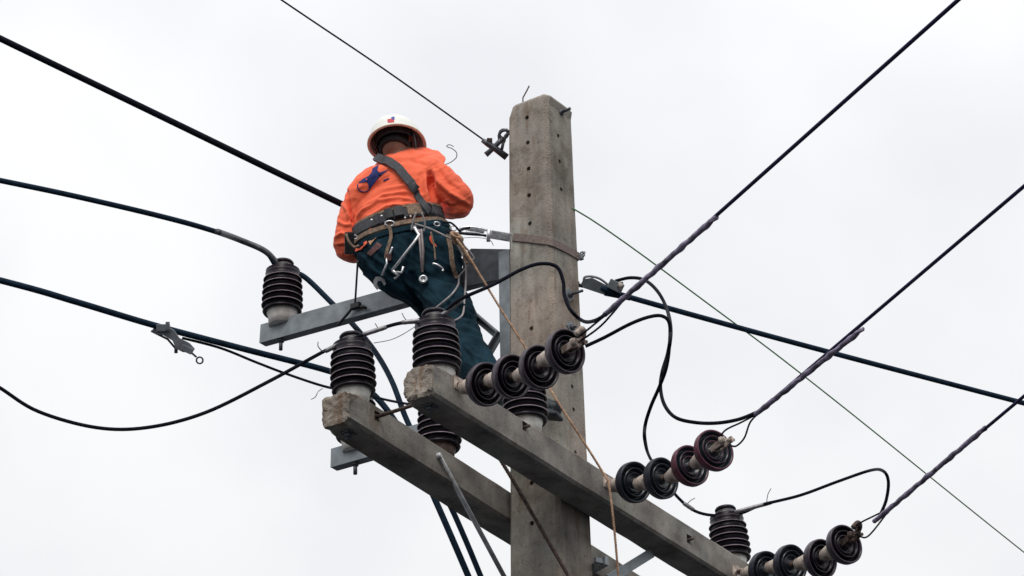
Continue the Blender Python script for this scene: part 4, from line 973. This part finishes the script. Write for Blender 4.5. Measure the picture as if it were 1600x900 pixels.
# crank handle
m_ = MB(); pts = [dp(645, 360, .02), dp(652, 361, .02), dp(655, 372, .018), dp(650, 380, .018), dp(612, 424, .018)]
m_.tube(pts, [.008, .0085, .0085, .0075, .0075], 8); m_.tube([dp(612, 424, .018), dp(619, 431, .018), dp(616, 437, .018)], .008, 8); m_.tube([dp(618, 423, .02), dp(629, 424, .02), dp(628, 418, .02)], .007, 8)
m_.box(dp(647, 360, .02), R, U, F, .013, .010, .008, .002)
tag(m_.build('ratchet_wrench', M['bright'], origin=pts[0]), 'bright knurled crank wrench slanting down to the left across the trousers seat', 'wrench')
# long strap with round socket
k = thing('socket_wrench', dp(660, 362), 'round headed silver socket wrench hanging straight down from the belt centre', 'wrench')
m_ = MB(); pts = [dp(660, 362, .02), dp(662, 395, .018), dp(663, 425, .018)]; m_.tube(pts, [.008, .0095, .010], 8, flat=.7); m_.tube([p-R*.012 for p in pts[:2]]+[dp(659, 424, .014)], .006, 6); m_.build('handle', mat('worn_grey_handle', (.30, .25, .25), .6, .3, .2, 30, .1, 90), k)
m_ = MB(); c0 = dp(662, 439, .024); m_.lathe([(.0001, .002), (.010, .002), (.011, .012), (.016, .013), (.020, .009), (.022, 0), (.018, -.010), (.010, -.014)], c0, (-F+U*.3).normalized(), 24); m_.build('socket_head', M['bright'], k)
# small hook at the right
m_ = MB(); pts = smooth_path([dp(672, 366), dp(677, 385), dp(680, 408)], 4); m_.ribbon(pts, [-F]*len(pts), .008, .003)
s0 = m_.build('tool_lanyard', M['tan'], origin=pts[0]); tag(s0, 'brown cord hanging from the belt with a small silver hook at its tip', 'tool cord')
m_ = MB(); m_.tube(smooth_path([dp(678, 414, .018), dp(684, 415, .018), dp(690, 421, .018), dp(688, 426, .018)], 4), .0055, 8); m_.build('hook', M['bright'], s0)
# seat cord hanging left, tied to the steel arm
m_ = MB(); m_.tube([P(559, 408, 14.2), P(557, 440, 14.3), P(555, 472, 14.4)], .005, 6); o = m_.build('hanging_strap', M['steel'], origin=P(559, 408, 14.2)); tag(o, 'thin dark strap hanging from the left hip down to the steel arm', 'strap')
kk = uvw(uc)[0]-.02
m_ = MB(); c0 = rayu(556, 478, kk); m_.box(c0, N_, Z_, A_, .026, .014, .012, .004); m_.tube(smooth_path([c0-N_*.02, rayu(545, 488, kk), rayu(533, 502, kk), rayu(528, 508, kk)], 4), .007, 6); m_.tube([c0, rayu(572, 481, kk)], .007, 6)
tag(m_.build('strap_hook', M['blk'], origin=c0), 'black hook and tie on the steel arm below the left hip of the worker', 'hook')

# loose cords and knot at the right hip
dk = 13.98
k = thing('rope_knot', P(714, 370, dk), 'bulky brown rope knot at the right hip of the worker', 'rope knot')
m_ = MB()
for j in range(4):
    m_.ring(P(712+1.5*j, 368+3*j, dk+.01*j), (R*(.5-.3*j)+U*.7-F*.4).normalized(), .024-.002*j, .0085, 18, 7, squash=.7)
m_.build('knot_coil', M['rope'], k)
m_ = MB(); m_.tube(smooth_path([P(716, 376, dk), P(724, 392, dk), P(732, 404, dk), P(738, 412, dk)], 4), .008, 8); m_.tube(smooth_path([P(718, 374, dk), P(726, 388, dk+.01), P(726, 402, dk+.01), P(731, 412, dk)], 4), .007, 8); m_.build('rope_tail', M['tan'], k)
cords = [([(648, 350), (668, 356), (686, 364), (700, 371), (712, 376), (724, 383), (740, 402), (735, 408), (728, 420), (718, 432), (716, 445), (706, 460), (690, 474), (680, 482)], 'pale cord looping from the belt past the knot and down to the front insulator'),
         ([(712, 380), (722, 396), (728, 415), (728, 440), (726, 465), (724, 488), (718, 497), (706, 503)], 'second pale cord dropping straight from the knot to the front insulator'),
         ([(650, 332), (646, 345), (643, 360)], 'short pale cord hooked over the belt above the crank wrench'), ([(659, 332), (664, 350), (662, 362)], 'short pale cord looped over the belt above the socket wrench')]
for pts_, lab in cords:
    q = []
    for (x, y) in pts_:
        p, n_ = drape(x, y, .026)
        q.append(P(x, y, min(proj(p)[2], 14.05) if p is not None else 14.0-max(0, y-440)*.006))
    m_ = MB(); m_.tube(smooth_path(q, 5), .0048, 7); tag(m_.build('cord', M['cord'], origin=q[0]), lab, 'cord')
k = thing('cable_loop', P(706, 350, 14.1), 'black cable loop at the right end of the belt', 'cable loop')
m_ = MB(); m_.tube(smooth_path([P(692, 348, 14.15), P(704, 348, 14.1), P(713, 355, 14.05), P(718, 361, 14.05), P(722, 359, 14.05), P(735, 355, 14.05)], 4), .0048, 8)
m_.tube(smooth_path([P(698, 362, 14.1), P(712, 364, 14.05), P(730, 366, 14.05), P(760, 368, 14.05)], 4), .0048, 8); m_.build('loop', M['black'], k)

# ------------------------------------------------------------------ pole strap with buckle
ps = thing('pole_strap', P(780, 368, 14.0), 'brown grey safety strap from the belt round the pole with a steel buckle', 'safety strap')
hp = hw(.25)
s0 = rayu(803, 371, -hp); s1_ = ray(853, 377, L(-hp, hp-.019, 0), (A_*-1+N_).normalized()); s1b = rayv(863, 380, hp+.001); s2_ = rayv(903, 401, hp)
pts = [s0, rayu(828, 373.5, -hp), rayu(852, 377, -hp), s1b, rayv(884, 390, hp), s2_]
w_b = uvw(s2_)[2]
pts += [L(hp-.012, hp-.004, w_b), L(hp, hp-.03, w_b), L(hp, 0, w_b+.01), L(hp, -hp-.03, w_b+.01), L(.09, -.19, w_b+.02), L(-.02, -.26, w_b+.03)]
nrm = [-A_, -A_, (-A_+N_*.3).normalized(), (N_-A_*.4).normalized(), N_, N_, (N_+A_).normalized(), A_, A_, (A_-N_).normalized(), -N_, -N_]
fine = []; fn_ = []
for i in range(len(pts)-1):
    for j in range(4): fine.append(pts[i].lerp(pts[i+1], j/4)); fn_.append(nrm[i].lerp(nrm[i+1], j/4).normalized())
fine.append(pts[-1]); fn_.append(nrm[-1])
m_ = MB(); m_.ribbon([p+n_*.003 for p, n_ in zip(fine, fn_)], fn_, .040, .005); m_.build('webbing', M['strap'], ps)
db = proj(s0)[2]
def pb(x, y, d=0): return P(x, y, db+.02+d)
t = (pb(803, 371)-pb(762, 364)).normalized(); s_ = t.cross(F).normalized()
m_ = MB(); c0 = pb(784, 369); m_.box(c0, t, s_, F, .052, .020, .007, .004); m_.box(c0-F*.008+t*.012, t, s_, F, .018, .013, .004, .002); m_.tube([pb(764, 359, -.01), pb(763, 378, -.01)], .009, 8); m_.build('buckle', M['bright'], ps)
m_ = MB(); m_.tube(smooth_path([pb(762, 360), pb(750, 357), pb(735, 355), pb(722, 356), pb(718, 361), pb(726, 363), pb(745, 364), pb(760, 369)], 5), .0065, 8); m_.box(pb(742, 359.5), t, s_, F, .045, .008, .006, .003); m_.build('snap_hook', M['bright'], ps)
m_ = MB(); c0 = rayv(906, 399, hp); m_.ring(c0+N_*.012, A_, .014, .004, 16, 6); m_.tube([c0+N_*.01, c0+N_*.03+Z_*.01], .004, 6); m_.box(c0+N_*.006-Z_*.012, A_, N_, Z_, .01, .01, .012, .002); m_.build('end_hook', M['galv'], ps)
bit([(720, 372, 14.0), (745, 371, 14.0), (765, 375, 14.0), (771, 384, 14.0)], 'thin grey wire dangling under the buckle of the pole strap', .0016)

for o in bpy.data.objects:
    if '_b' in o: del o['_b']
